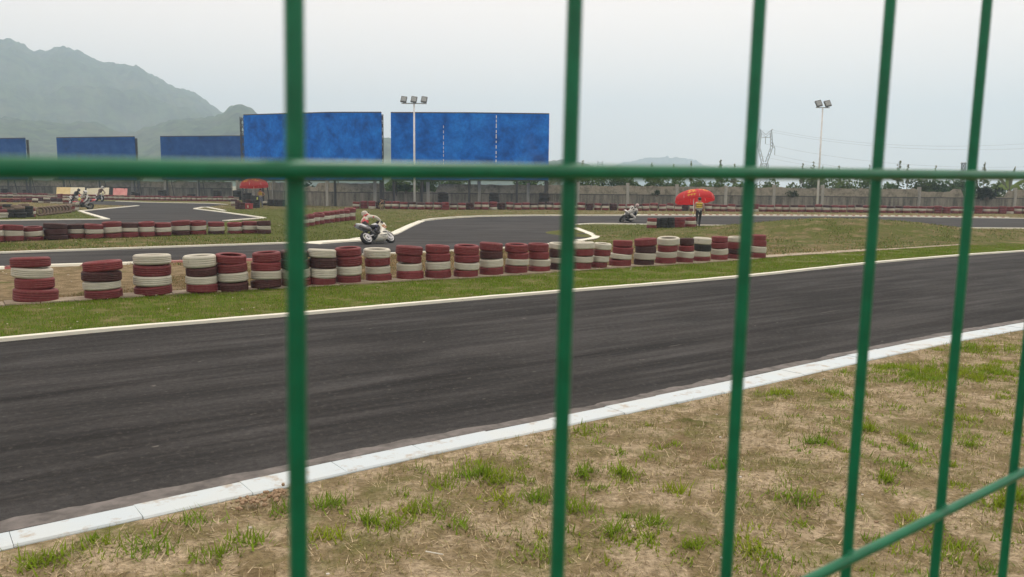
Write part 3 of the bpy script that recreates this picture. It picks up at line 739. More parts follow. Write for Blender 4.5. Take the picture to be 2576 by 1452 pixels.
places = ['behind the triple floodlight pole', 'behind the gap in the wall', 'right of the gap in the wall', 'behind the big blue board\'s right half', 'behind the big blue board\'s right corner', 'right of the second fence wire', 'left of the leaning rider in white', 'above the leaning rider in white',
          'between the rider in white and the red umbrella', 'left of the open red umbrella', 'above the open red umbrella', 'right of the open red umbrella', 'left of the third fence wire', 'beneath the tall pylon', 'right of the tall pylon', 'behind the twin floodlight pole', 'right of the twin floodlight pole',
          'left of the fourth fence wire', 'right of the fourth fence wire', 'above the broken wall top', 'right of the broken wall top', 'left of the fifth fence wire', 'behind the fifth fence wire', 'behind the banana plant', 'at the right edge beyond the banana plant']
bx = [1030, 985, 1080, 1150, 1340, 1470, 1530, 1590, 1650, 1705, 1755, 1805, 1860, 1925, 1985, 2050, 2115, 2170, 2240, 2310, 2360, 2410, 2450, 2500, 2570]
for x, pl in zip(bx, places):
    y = 522 + (x-1342)*.0078; p = at(x, y - 4.5); hh = random.uniform(3.1, 4.0); k = random.random()
    bush(p, 2.4, 1.3, hh, 'green bush over the wall ' + pl, 1200, (.05+.05*k, .10+.05*k, .03+.015*k), .30)
bush(at(1652, 524.8), .75, .3, .75, 'ivy clump on the wall above the leaning rider in white', 260, (.03, .05, .018), .15, 1.2)
bush(at(1990, 527.6), .9, .3, .8, 'ivy clump on the wall just left of the twin floodlight pole', 260, (.032, .052, .018), .15, 1.2)
bush(at(2478, 532), 2.4, .6, 1.6, 'big dark bush spilling over the wall at the far right', 1300, (.018, .03, .012), .2, 1.15)
bush(at(770, 517), 2.0, .4, 1.1, 'dark creeper over the wall right of the marshal in jeans', 420, (.02, .035, .016), .18, 1.4)
for x, lab in ((1020, 'leafy creeper in the wall gap left of the triple floodlight pole'), (1072, 'leafy creeper in the wall gap right of the triple floodlight pole')):
    bush(at(x, 521.0), 1.2, .4, 1.0, lab, 380, (.035, .06, .02), .18, 1.25)
for x, lab in ((40, 'bush behind the wall at the left edge'), (180, 'bush behind the wall above the cream boards'), (330, 'bush behind the wall above the pink board'), (450, 'bush behind the wall right of the pink board'), (540, 'bush behind the wall left of the umbrella')):
    bush(at(x, 488.5 + x*.012), 3.0, 1.5, 3.2, lab, 500, (.035, .06, .025), .3)
# banana plant
bp = at(2535, 528); root = empty('banana_plant', bp); tag(root, 'banana plant with broad upright leaves behind the wall at right', 'plant')
mb = MB(); mb.tube((0, 0, 0), (0, 0, 2.4), .14, .10, 8); mb.build('stem', M_bark, root)
M_ban = simple('banana_leaf', (.17, .25, .03), .5, (.10, .17, .025), 2); M_band = simple('old_banana_leaf', (.09, .11, .05), .6)
for dx, L, lean, sag, wd, mt in ((-.3, 2.35, -.55, .5, .42, M_band), (-.12, 2.2, -.18, .1, .55, M_ban), (.12, 2.75, .10, .2, .5, M_band), (.25, 2.5, .85, .4, .45, M_ban), (-.2, 1.6, -1.0, 1.3, .4, M_ban), (.1, 1.5, .6, 2.2, .5, M_ban), (-.05, 1.6, -.5, 2.3, .5, M_ban)):
    vs = []; fs = []; p = Vector((dx*.3, 0, 2.3)); ang = lean; K = 9
    for q in range(K+1):
        t = q/K; ww = wd*math.sin(math.pi*min(1, .12+.88*t))**.7*.5
        side = Vector((math.cos(ang), 0, -math.sin(ang)))*ww + Vector((0, .25*ww, 0))
        vs += [p - side + Vector((0, .06, 0)), p, p + side + Vector((0, .06, 0))]
        p = p + Vector((math.sin(ang), .15*math.sin(q), math.cos(ang)))*(L/K); ang += math.copysign(sag/K, lean)
    fs = [(3*q+e, 3*q+e+1, 3*q+e+4, 3*q+e+3) for q in range(K) for e in (0, 1)]
    MB().add(vs, fs).build('leaf', mt, root, True)

# ------------------------------------------------------------------ blue hoardings
def lattice(mb, p0, p1, wdt, r=.03, bays=8):
    p0, p1 = Vector(p0), Vector(p1); up = (p1-p0)
    o = [Vector((sx*wdt/2, sy*wdt/2, 0)) for sx, sy in ((-1, -1), (1, -1), (1, 1), (-1, 1))]
    for q in o: mb.tube(p0+q, p1+q, r, r, 4)
    for i in range(bays):
        a = p0 + up*(i/bays); b = p0 + up*((i+1)/bays)
        for k in range(4):
            q, s = o[k], o[(k+1) % 4]
            mb.tube(a+q, b+s, r*.7, r*.7, 4, False); mb.tube(a+q, a+s, r*.7, r*.7, 4, False)
def hoarding(pts, label, mats, legs, trusses=(), y_bot=452, extra=None):
    """pts: (x, base_y, top_y) along the board"""
    o0 = at(pts[0][0], pts[0][1]); root = empty('billboard', o0); tag(root, label, 'billboard', 'blue painted-out billboards along the wall')
    cols = []
    for x, yb, yt in pts:
        p = at(x, yb); dp = depth(p); cols.append((p, atz(x, yt, dp).z, max(2.4, atz(x, y_bot, dp).z)))
    for (p, zt, zb), (q, zt2, zb2) in zip(cols[:-1], cols[1:]):
        zb = zb2 = (zb+zb2)/2
        u = (q-p).normalized(); nn = Vector((-u.y, u.x, 0))*.06; a, b = p-o0, q-o0
        vs = [Vector((s.x, s.y, z)) + nn*k for k in (-1, 1) for s, z in ((a, zb), (b, zb), (b, zt2), (a, zt))]
        MB().add(vs, [(0, 1, 2, 3), (7, 6, 5, 4), (0, 4, 5, 1), (1, 5, 6, 2), (2, 6, 7, 3), (3, 7, 4, 0)]).build('panel', mats[0], root)
        MB().tube(Vector((a.x, a.y, zt+.05)), Vector((b.x, b.y, zt2+.05)), .07, .07, 5).build('rail', M_dark, root)
        MB().tube(Vector((a.x, a.y, zb-.06)), Vector((b.x, b.y, zb2-.06)), .08, .08, 5).build('rail', M_dark, root)
        # purlins behind the sheet
        mb = MB()
        for t in (.25, .5, .75):
            mb.tube(Vector((a.x, a.y, zb+(zt-zb)*t))+nn*2.2, Vector((b.x, b.y, zb2+(zt2-zb2)*t))+nn*2.2, .05, .05, 4)
        mb.build('purlin', M_dark, root)
    def interp(x):
        for (x0, yb0, yt0), (x1, yb1, yt1) in zip(pts[:-1], pts[1:]):
            if x <= x1: break
        t = (x-x0)/(x1-x0); return yb0+(yb1-yb0)*t, yt0+(yt1-yt0)*t
    for x in legs:
        yb, yt = interp(x); p = at(x, yb); zt = atz(x, yt, depth(p)).z; q = p - o0 + Vector((0, .28, 0))
        mb = MB(); mb.tube((q.x, q.y, 0), (q.x, q.y, zt-.2), .13, .11, 8); mb.tube((q.x, q.y+2.2, 0), (q.x, q.y+.1, zt*.75), .06, .06, 6); mb.build('post', M_dark, root)
    for x, wpx in trusses:
        yb, yt = interp(x); p = at(x, yb); dp = depth(p); zt = atz(x, yt+3, dp).z; q = p - o0
        mb = MB(); lattice(mb, (q.x, q.y+.3, 0), (q.x, q.y+.3, zt), wpx/F_PX*dp, .045, 12); mb.build('truss', M_dark, root)
    if extra: extra(root, o0, interp)
    return root
def seams(root, o0, interp):
    for x, y0 in ((1247, 293), (1116, 318)):
        yb, yt = interp(x); p = at(x, yb); dp = depth(p); y = y0
        while y < 412:
            ln = random.uniform(5, 11); a = atz(x, y, dp-.085).z; b = atz(x, y+ln, dp-.085).z
            q = p - o0; MB().box((q.x, q.y-.068, (a+b)/2), (.085 if x > 1200 else .05, .012, a-b)).build('seam_strip', M_polewhite, root); y += ln + random.uniform(2.5, 6)
hoarding([(985, 522.3, 287.5), (1180, 522.8, 288), (1378, 523.6, 290.5)], 'broad blue billboard with two dashed white seams behind the triple floodlight', (M_board,), [990, 1060, 1180, 1300, 1372], [(1376, 3)], extra=seams)
hoarding([(620, 513, 293), (830, 518.8, 287), (961, 523, 287)], 'tall folded blue billboard with dark lattice columns at its ends', (M_board,), [660, 760, 842, 957], [(614, 9), (962.5, 3.5)])
hoarding([(410, 499, 345.5), (625, 501.5, 344)], 'low blue billboard with faded figure print, left of the lattice column', (M_board2,), [420, 500, 600], [])
hoarding([(151, 496, 348.5), (346, 498.3, 346)], 'low blue billboard second from the left with thin lattice end', (M_board2,), [160, 250, 338], [(347, 3)])
hoarding([(-130, 493, 352), (73, 495, 349.5)], 'low blue billboard cut off by the left edge', (M_board2,), [-60, 20, 66], [(75, 3)])
# faded print left on two of the low boards
for xs, ys, wd, hg, owner in ((505, 352, 20, 12, 0), (500, 372, 26, 26, 0), (470, 362, 9, 16, 0), (535, 360, 9, 14, 0), (185, 353, 22, 10, 1), (240, 354, 18, 9, 1)):
    b = [o for o in bpy.data.objects if o.name.startswith('billboard') and o.type == 'EMPTY'][2+owner]
    yb = (499 if owner == 0 else 496) + .012*(xs-(410 if owner == 0 else 151)); p = at(xs, yb); dp = depth(p); c = atz(xs, ys, dp-.09) - Vector(b.location)
    n = 14; vs = [(c.x + wd/F_PX*dp*.5*math.cos(2*math.pi*i/n)*random.uniform(.75, 1.1), c.y-.03, c.z + hg/F_PX*dp*.5*math.sin(2*math.pi*i/n)*random.uniform(.75, 1.1)) for i in range(n)]
    MB().add(vs, [tuple(range(n))]).build('faded_print', simple('faded_ochre_print', (.13, .12, .17), .8, (.05, .09, .28), 2.5), b)

# ------------------------------------------------------------------ floodlights
def floodlight(x, ybase, ytop, n, half, label, lampw):
    p = at(x, ybase); dp = depth(p); zt = atz(x, ytop, dp).z; root = empty('floodlight_pole', p); tag(root, label, 'floodlight')
    mb = MB(); mb.tube((0, 0, 0), (0, 0, zt), .105, .075, 12); mb.lathe([(0, 0), (.2, 0), (.2, .04), (.12, .06)], 10); mb.build('pole', M_polewhite, root, True)
    hw = half/F_PX*dp; MB().box((0, 0, zt+.04), (2*hw, .07, .08)).build('crossbar', M_steel, root)
    lw = lampw/F_PX*dp
    for i in range(n):
        cx = (-hw+lw*.4) + (2*hw-lw*.8)*i/max(1, n-1)
        M = Matrix.Rotation(R(-24), 3, 'X') @ Matrix.Rotation(R(8 if n == 3 else -14), 3, 'Y')
        mb = MB(); c = Vector((cx, -.05, zt + .08 + lw*.58)); mb.box(c, (lw, .16, lw*1.05), M); mb.box(c + M @ Vector((0, .12, 0)), (lw*.55, .14, lw*.6), M)
        mb.tube((cx, 0, zt+.06), c + M @ Vector((0, 0, -lw*.5)), .03, .03, 5)
        h = mb.build('lamp', M_lamp, root)
        MB().box(c + M @ Vector((0, -.085, 0)), (lw*.78, .02, lw*.8), M).build('lens', M_glass, h)
floodlight(1043, 525.5, 265, 3, 31, 'white pole with three grey floodlights in front of the broad blue billboard', 14.5)
floodlight(2055, 531, 275, 2, 17, 'slim white pole with two floodlights standing by the wall at right', 15)

# ------------------------------------------------------------------ pylons and lines
def pylon(x, ytop, dist, label, scale=1.0):
    top = atz(x, ytop, dist); H = top.z; root = empty('pylon', (top.x, top.y, 0)); tag(root, label, 'pylon')
    r = .14*scale; k = H/29.0
    def P(a, b, c=0): return Vector((a*k, c*k, b*k))
    mb = MB()
    for sx in (-1, 1):
        for sy in (-1, 1):
            mb.tube(P(sx*2.9, 0, sy*2.9), P(sx*1.35, 13.5, sy*1.2), r, r, 4)
    hs = [0, 4, 7.5, 10.5, 13.5]
    for a, b in zip(hs[:-1], hs[1:]):
        wa, wb = 2.9-1.55*a/13.5, 2.9-1.55*b/13.5
        for sy in (-1, 1):
            mb.tube(P(-wa, a, sy*wa), P(wb, b, sy*wb), r*.6, r*.6, 4); mb.tube(P(wa, a, sy*wa), P(-wb, b, sy*wb), r*.6, r*.6, 4); mb.tube(P(-wb, b, sy*wb), P(wb, b, sy*wb), r*.7, r*.7, 4)
        for sx in (-1, 1):
            mb.tube(P(sx*wa, a, -wa), P(sx*wb, b, wb), r*.6, r*.6, 4)
    mb.build('leg_frame', M_dark, root)
    mb = MB()
    for s in (-1, 1):
        outer = [P(s*1.35, 13.5), P(s*3.5, 21), P(s*3.1, 25.5), P(s*2.6, 29)]; inner = [P(s*.3, 14.2), P(s*2.4, 20.8), P(s*2.2, 25.5), P(s*1.9, 27.4)]
        mb.path(outer, r*.9, 4); mb.path(inner, r*.8, 4)
        for i in range(3):
            for t in (.0, .33, .66):
                mb.tube(outer[i].lerp(outer[i+1], t), inner[i].lerp(inner[i+1], min(1, t+.33)), r*.6, r*.6, 4); mb.tube(inner[i].lerp(inner[i+1], t), outer[i].lerp(outer[i+1], min(1, t+.33)), r*.6, r*.6, 4)
        mb.tube(P(s*2.6, 29), P(0, 26.8), r*.8, r*.8, 4); mb.tube(P(s*2.6, 29), P(s*3.3, 29.3), r, r, 4); mb.tube(P(s*1.9, 27.4), P(0, 25.8), r*.6, r*.6, 4)
    mb.tube(P(-2.3, 25.6), P(2.3, 25.6), r, r, 4); mb.build('window_frame', M_dark, root)
    mb = MB()
    for s in (-1, 1):
        mb.tube(P(s*3.4, 21.5), P(s*4.6, 20.5), r, r*.7, 4); mb.tube(P(s*3.3, 23.5), P(s*4.6, 20.5), r*.7, r*.7, 4)
    mb.build('crossarm', M_dark, root)
    for s, z0 in ((-4.6, 20.5), (4.6, 20.5), (0, 25.6)): MB().tube(P(s, z0), P(s, z0-3.0), r*.9, r*.9, 5).build('insulator', M_dark, root)
    return root, k
pr, kk = pylon(1927, 327, 360, 'tall lattice electricity pylon beyond the wall between two fence wires')
pylon(1510, 406, 900, 'small far lattice pylon left of the low hazy hill', 1.8)
x0, y0 = pr.location.x, pr.location.y
for (sx, z0, xe, ye, lab) in ((-4.6, 17.5, 2576, 432, 'lowest'), (4.6, 17.5, 2576, 420, 'second lowest'), (0, 22.6, 2576, 398, 'middle'), (-2.6, 29, 2576, 352, 'second highest'), (2.6, 29, 2576, 340, 'highest')):
    a = Vector((x0+sx*kk, y0, z0*kk)); e = atz(xe, ye, 300); b = a + (e-a)*1.25; pts = []
    for i in range(25):
        t = i/24; p = a.lerp(b, t); p.z -= 5*(4*t*(1-t)); pts.append(p)
    tag(MB().path(pts, .03, 4).build('power_line', M_dark), lab + ' thin power line running from the tall pylon to the right', 'power line', 'power lines')
p = at(2422, 512); mt = empty('mast', atz(2422, 440, 150) * 1.0); mt.location.z = 0; tag(mt, 'little dark lattice mast on the skyline left of the fifth fence wire', 'mast')
mb = MB(); lattice(mb, (0, 0, 0), (0, 0, atz(2422, 409, 150).z), .5, .06, 9); mb.build('lattice', M_dark, mt)
p = atz(2422, 412, 150); MB().tube((-.6, 0, p.z), (.5, 0, p.z), .05, .05, 4).build('crossarm', M_dark, mt)

# ------------------------------------------------------------------ tyres
def tyre_profile(hi=True):
    Rr, w, rb = .31, .2, .205
    if not hi: return [(rb, w*.36), (.255, w*.5), (.29, w*.46), (Rr, w*.30), (Rr, -w*.30), (.29, -w*.46), (.255, -w*.5), (rb, -w*.36), (.28, 0)]
    p = [(rb, w*.36), (.222, w*.44), (.250, w*.495), (.272, w*.5), (.292, w*.455), (.304, w*.38), (Rr, w*.30)]
    for z in (.18, 0, -.18): p += [(Rr, w*(z+.075)), (Rr, w*(z+.030)), (Rr-.005, w*(z+.018)), (Rr-.005, w*(z-.018)), (Rr, w*(z-.030)), (Rr, w*(z-.075))]
    p += [(r, -z) for r, z in reversed(p[:7])]
    return p + [(.235, -w*.30), (.285, -w*.2), (.29, 0), (.285, w*.2), (.235, w*.30)]
TM = {}
for k_ in TY:
    mb = MB(); mb.lathe(tyre_profile(), 40, closed=True)
    me = bpy.data.meshes.new('tyre'); me.from_pydata(mb.v, [], mb.f); me.materials.append(TY[k_])
    me.polygons.foreach_set('use_smooth', [True]*len(me.polygons)); me.update(); TM[k_] = me
ONES = 'zeroth first second third fourth fifth sixth seventh eighth ninth tenth eleventh twelfth thirteenth fourteenth fifteenth sixteenth seventeenth eighteenth nineteenth'.split()
def ordw(n):
    if n < 20: return ONES[n]
    t = {2: 'twent', 3: 'thirt', 4: 'fort', 5: 'fift', 6: 'sixt', 7: 'sevent', 8: 'eight'}[n//10]
    return t + 'ieth' if n % 10 == 0 else t + 'y-' + ONES[n % 10]
LEV = {4: ['bottom', 'second lowest', 'second highest', 'top'], 3: ['bottom', 'middle', 'top'], 2: ['bottom', 'top'], 1: ['single'], 5: ['bottom', 'second lowest', 'middle', 'second highest', 'top']}
N_TYRES = 0
def put_tyre(k, loc, sx, sz, label, group, rot=None, tilt=.04):
    global N_TYRES
    o = bpy.data.objects.new('tyre', TM[k]); o.location = loc; o.scale = (sx*random.uniform(.985, 1.015), sx, sz)
    o.rotation_euler = rot if rot else (random.gauss(0, tilt), random.gauss(0, tilt), random.uniform(0, 6.28))
    COL.objects.link(o); tag(o, label, 'tyre', group); N_TYRES += 1; return o
class Merge:
    def __init__(s): s.mb = MB(); s.mats = list(TY.values()); s.keys = list(TY)
    def put(s, k, loc, sx, sz, rot=None):
        M = (Matrix.Rotation(rot[2], 4, 'Z') @ Matrix.Rotation(rot[1], 4, 'Y') @ Matrix.Rotation(rot[0], 4, 'X')) if rot else Matrix.Rotation(random.gauss(0, .03), 4, 'X') @ Matrix.Rotation(random.gauss(0, .03), 4, 'Y')
        s.mb.cur = s.keys.index(k)
        b = MB().lathe(tyre_profile(False), 20, closed=True)
        s.mb.add([M @ Vector((v[0]*sx, v[1]*sx, v[2]*sz)) + Vector(loc) for v in b.v], b.f)
MERGE = Merge()
def stack(levels, base_y, top_y, label_tail, group, conv, merge=False, spread=0.0):
    """levels bottom to top: (colour, y_bottom, x0, x1) in crop px; conv maps crop px to display px"""
    ys = [l[1] for l in levels] + [top_y]
    xm = (levels[0][2]+levels[0][3])/2
    X, Yb = conv(xm, base_y); front = at(X, Yb); Zf = depth(front)
    nl = len(levels)
    fz = lambda yy: atz(*conv(xm, yy), Zf).z - atz(*conv(xm, base_y), Zf).z
    wd0 = (conv(levels[0][3], 0)[0] - conv(levels[0][2], 0)[0])/F_PX*Zf
    dirv = Vector((front.x, front.y, 0)).normalized(); cen = front + dirv*wd0*.5
    for i, (k, yb, xa, xb) in enumerate(levels):
        za, zb = fz(ys[i]), fz(ys[i+1]); wd = (conv(xb, 0)[0]-conv(xa, 0)[0])/F_PX*(Zf+wd0*.5)
        off = (conv((xa+xb)/2, 0)[0] - X)/F_PX*(Zf+wd0*.5)
        c = Vector((cen.x+off, cen.y, (za+zb)/2))
        if merge: MERGE.put(k, c, wd/.62, (zb-za)/.2)
        else: put_tyre(k, c, wd/.62, (zb-za)/.2*1.01, f'{TY_WORD[k]} tyre, {LEV[nl][i]} of {label_tail}', group)
S2D = 1/1.2671
cA = lambda x, y: ((x/2.862)*S2D, (780+y/2.862)*S2D)
cB = lambda x, y: ((860+x/2.862)*S2D, (740+y/2.862)*S2D)
cC = lambda x, y: ((1700+x/2.862)*S2D, (700+y/2.862)*S2D)
FR = [
 (cA, 540, 125, [('R', 540, 150, 515), ('R', 415, 170, 490), ('W', 313, 148, 478), ('R', 218, 142, 462)]),
 (cA, 505, 158, [('R', 505, 792, 1107), ('W', 418, 780, 1096), ('D', 342, 772, 1106), ('R', 250, 788, 1118)]),
 (cA, 472, 97, [('R', 472, 1240, 1561), ('W', 384, 1235, 1561), ('R', 290, 1240, 1560), ('W', 188, 1245, 1563)]),
 (cA, 452, 103, [('R', 452, 1712, 1985), ('W', 367, 1705, 1981), ('D', 291, 1712, 1983), ('W', 211, 1690, 1976)]),
 (cA, 436, 95, [('D', 436, 1985, 2262), ('W', 345, 1990, 2264), ('R', 260, 1985, 2256), ('R', 174, 1978, 2252)]),
 (cA, 415, 74, [('D', 415, 2295, 2562), ('W', 328, 2297, 2566), ('R', 247, 2302, 2563), ('R', 164, 2315, 2566)]),
 (cB, 510, 175, [('R', 510, 108, 376), ('W', 428, 105, 368), ('D', 342, 108, 366), ('D', 252, 105, 352)]),
 (cB, 495, 162, [('R', 495, 365, 600), ('W', 424, 369, 610), ('D', 335, 368, 611), ('W', 240, 353, 608)]),
 (cB, 478, 145, [('R', 478, 602, 832), ('W', 398, 610, 840), ('R', 313, 608, 842), ('R', 221, 600, 838)]),
 (cB, 458, 157, [('R', 458, 878, 1112), ('W', 387, 873, 1102), ('R', 316, 870, 1099), ('W', 238, 858, 1103)]),
 (cB, 443, 133, [('R', 443, 1155, 1405), ('W', 361, 1158, 1389), ('R', 288, 1158, 1386), ('R', 217, 1151, 1396)]),
 (cB, 432, 124, [('R', 432, 1415, 1655), ('W', 350, 1420, 1648), ('R', 273, 1422, 1648), ('R', 197, 1420, 1640)]),
 (cB, 420, 124, [('R', 420, 1677, 1899), ('W', 347, 1680, 1911), ('R', 281, 1682, 1912), ('R', 210, 1678, 1910)]),
 (cB, 402, 101, [('R', 402, 1910, 2133), ('W', 323, 1912, 2131), ('D', 247, 1912, 2126), ('R', 176, 1910, 2125)]),
 (cB, 388, 112, [('R', 388, 2140, 2351), ('W', 310, 2148, 2363), ('R', 251, 2165, 2361), ('R', 188, 2142, 2352)]),
 (cB, 372, 107, [('R', 372, 2357, 2556), ('W', 316, 2365, 2560), ('R', 252, 2360, 2545), ('R', 183, 2350, 2541)]),
 (cC, 470, 217, [('D', 470, 150, 330), ('W', 404, 150, 335), ('D', 350, 142, 325), ('W', 271, 138, 325)]),
 (cC, 462, 210, [('R', 462, 340, 526), ('W', 394, 345, 545), ('R', 338, 352, 550), ('W', 272, 345, 552)]),
 (cC, 450, 218, [('R', 450, 525, 672), ('W', 391, 535, 690), ('R', 335, 550, 702), ('W', 274, 550, 708)]),
 (cC, 435, 193, [('R', 435, 690, 890), ('W', 366, 695, 896), ('R', 317, 718, 907), ('R', 253, 721, 898)]),
 (cC, 425, 175, [('D', 425, 915, 1100), ('W', 372, 915, 1113), ('D', 311, 926, 1116), ('R', 245, 915, 1120)]),
 (cC, 412, 167, [('R', 412, 1110, 1299), ('W', 349, 1115, 1306), ('R', 293, 1130, 1313), ('W', 232, 1122, 1327)]),
 (cC, 402, 173, [('R', 402, 1300, 1456), ('W', 350, 1308, 1465), ('R', 292, 1318, 1461), ('D', 240, 1330, 1458)]),
 (cC, 390, 168, [('R', 390, 1458, 1613), ('W', 343, 1462, 1609), ('B', 290, 1462, 1618), ('W', 227, 1450, 1617)]),
 (cC, 378, 157, [('R', 378, 1618, 1771), ('W', 322, 1620, 1772), ('R', 265, 1618, 1768), ('R', 210, 1620, 1765)]),
 (cC, 369, 160, [('R', 369, 1772, 1935), ('D', 316, 1770, 1935), ('R', 273, 1768, 1935), ('W', 206, 1765, 1930)]),
 (cC, 357, 141, [('R', 357, 1962, 2116), ('W', 308, 1966, 2120), ('R', 249, 1973, 2118), ('R', 190, 1973, 2112)]),
]
for q, (cv, by, ty_, lv) in enumerate(FR):
    stack(lv, by, ty_, f'the {ordw(q+1)} stack from left, nearest row', 'painted tyres of the nearest row', cv)
cM = lambda x, y: ((x/5.152)*S2D, (540+y/5.152)*S2D); cN = lambda x, y: ((450+x/5.152)*S2D, (540+y/5.152)*S2D)
MR = [(cM, 1205, 925, -270, 50, 'RWR', (1105, 1005)), (cM, 1192, 915, 55, 375, 'RWR', (1104, 1010)), (cM, 1172, 945, 400, 702, 'RWR', (1104, 1017)), (cM, 1162, 892, 748, 1102, 'DDD', (1088, 985)), (cM, 1142, 902, 1113, 1415, 'RWD', (1060, 983)), (cM, 1142, 905, 1413, 1692, 'RWR', (1065, 988)),
      (cM, 1130, 866, 1695, 1998, 'RWR', (1054, 955)), (cM, 1120, 880, 1985, 2268, 'RWD', (1036, 966)), (cM, 1110, 865, 2280, 2540, 'RWR', (1032, 946)), (cN, 1100, 880, 225, 488, 'RWR', (1035, 958)), (cN, 1086, 846, 510, 802, 'DWR', (1014, 931)), (cN, 1076, 852, 805, 1066, 'RWR', (1008, 930)),
      (cN, 1070, 866, 1102, 1366, 'DWR', (1020, 944)), (cN, 1060, 876, 1425, 1657, 'RWR', (1015, 946)), (cN, 1056, 856, 1665, 1912, 'RWR', (1002, 930)), (cN, 1062, 850, 1913, 2132, 'DWD', (994, 932))]
for q, (cv, by, ty_, xa, xb, cs, ym) in enumerate(MR):
    j = lambda: random.uniform(-7, 7)
    ys = (by,) + ym
    stack([(cs[i], ys[i], xa + (j() if i else 0), xb + (j() if i else 0)) for i in range(3)], by, ty_, f'the {ordw(q+1)} stack from left, middle row', 'painted tyres of the middle row', cv)
# short slanting row behind the rider in red
cK = lambda x, y: ((900+x/5.152)*S2D, (540+y/5.152)*S2D)
K = [(250, 965), (345, 948), (437, 932), (520, 915), (600, 902), (690, 886), (770, 876), (850, 866), (930, 856), (1015, 848), (1110, 838)]
for q, (x, by) in enumerate(K):
    hh = 66 if q < 10 else 70; bw = 95; lift = 0 if q < 10 else 8
    j = lambda: random.uniform(-8, 8)
    stack([('R', by, x-bw, x+bw), ('W', by-hh*.95, x-bw+j(), x+bw+j()), ('R', by-hh*1.85, x-bw+j(), x+bw+j())], by, by-hh*2.75-lift, f'the {ordw(q+1)} stack, short slanting row by motorcycle', 'painted tyres of the short slanting row', cK)
for q, (x, by) in enumerate([(560, 860), (660, 850), (760, 838)]):
    stack([('R', by, x-90, x+90), ('R', by-58, x-90, x+90)], by, by-116, f'the {ordw(q+1)} low pair behind the short slanting row', 'painted tyres behind the short slanting row', cK)
# barrier by the marshal
cV = lambda x, y: ((1900+x/6.44)*S2D, (580+y/6.44)*S2D)
for q, (xa, xb, cs, by, ty_, nm) in enumerate([(1040, 1240, 'RWR', 962, 748, 'stack at the left end'), (1145, 1330, 'BBB', 955, 745, 'first all-black stack'), (1290, 1470, 'BBB', 957, 738, 'second all-black stack'), (1430, 1610, 'BBB', 955, 735, 'third all-black stack'),
                                                (1590, 1820, 'RRR', 945, 735, 'all-red stack'), (1822, 2050, 'RWR', 940, 730, 'stack at the right end')]):
    h = (by-ty_)/3
    stack([(cs[i], by-h*i, xa+random.uniform(-6, 6), xb+random.uniform(-6, 6)) for i in range(3)], by, ty_, f'the {nm}, barrier beside walking marshal', 'tyres of the barrier beside the marshal', cV)
# big black stacks against the wall at the billboard posts
cI = lambda x, y: (x, y)
for x, nm in ((1115, 'left'), (1243, 'middle'), (1368, 'right')):
    by = 525.5 + (x-1115)*.004; h = 8.2
    stack([('B', by-h*i, x-13+random.uniform(-1, 1), x+13+random.uniform(-1, 1)) for i in range(5)], by, by-h*5, f'the {nm} black stack below the broad blue billboard', 'black tyres against the wall', cI)
# far row along the wall
rowR = [(886, 524.8), (1105, 528.3), (1342, 528), (1967, 533.6), (2576, 539), (2660, 540)]
xs = [p[0] for p in rowR]; yv = [p[1] for p in rowR]; x = 896.0; q = 0
while x < 2660:
    by = float(np.interp(x, xs, yv)); q += 1; hw = random.uniform(8.7, 9.9); h = random.uniform(5.5, 6.7); by += random.uniform(-.5, .4)
    cs = random.choice(['RWR']*9 + ['RRR', 'WRR', 'RWD', 'DDD', 'RWD'])
    if 1000 < x < 1015: cs = 'RWR'
    skip = False
    lv = [(cs[i], by-h*i, x-hw+random.uniform(-.8, .8), x+hw+random.uniform(-.8, .8)) for i in range(3)]
    single = 1350 < x < 1960 and N_TYRES < 318
    stack(lv, by, by-h*3, f'the {ordw(q)} stack from left, far row', 'painted tyres of the far row', cI, merge=not single)
    x += 2*hw + random.uniform(.2, 2.4)
rowL = [(-70, 496.5), (0, 497.2), (355, 504.5), (577, 507), (603, 508)]
xs = [p[0] for p in rowL]; yv = [p[1] for p in rowL]; x = -65.0
while x < 603:
    by = float(np.interp(x, xs, yv)); hw = random.uniform(5.8, 6.8); h = random.uniform(3.7, 4.3); cs = random.choice(['RWR']*8 + ['RRR', 'DWR', 'RWT'])
    stack([(cs[i], by-h*i, x-hw, x+hw) for i in range(3)], by, by-h*3, '', '', cI, merge=True); x += 2*hw + random.uniform(-.3, .6)
for x, by, h, n in ((14, 493.5, 4.6, 4), (69, 494.5, 4.2, 4), (342, 499.5, 4.2, 4), (409, 500.5, 4.4, 5), (548, 502.5, 4.6, 5), (597, 503.5, 4.9, 5), (482, 502, 4.4, 3), (472, 502.5, 4.4, 2)):
    stack([('B', by-h*i, x-10.5, x+10.5) for i in range(n)], by, by-h*n, '', '', cI, merge=True)
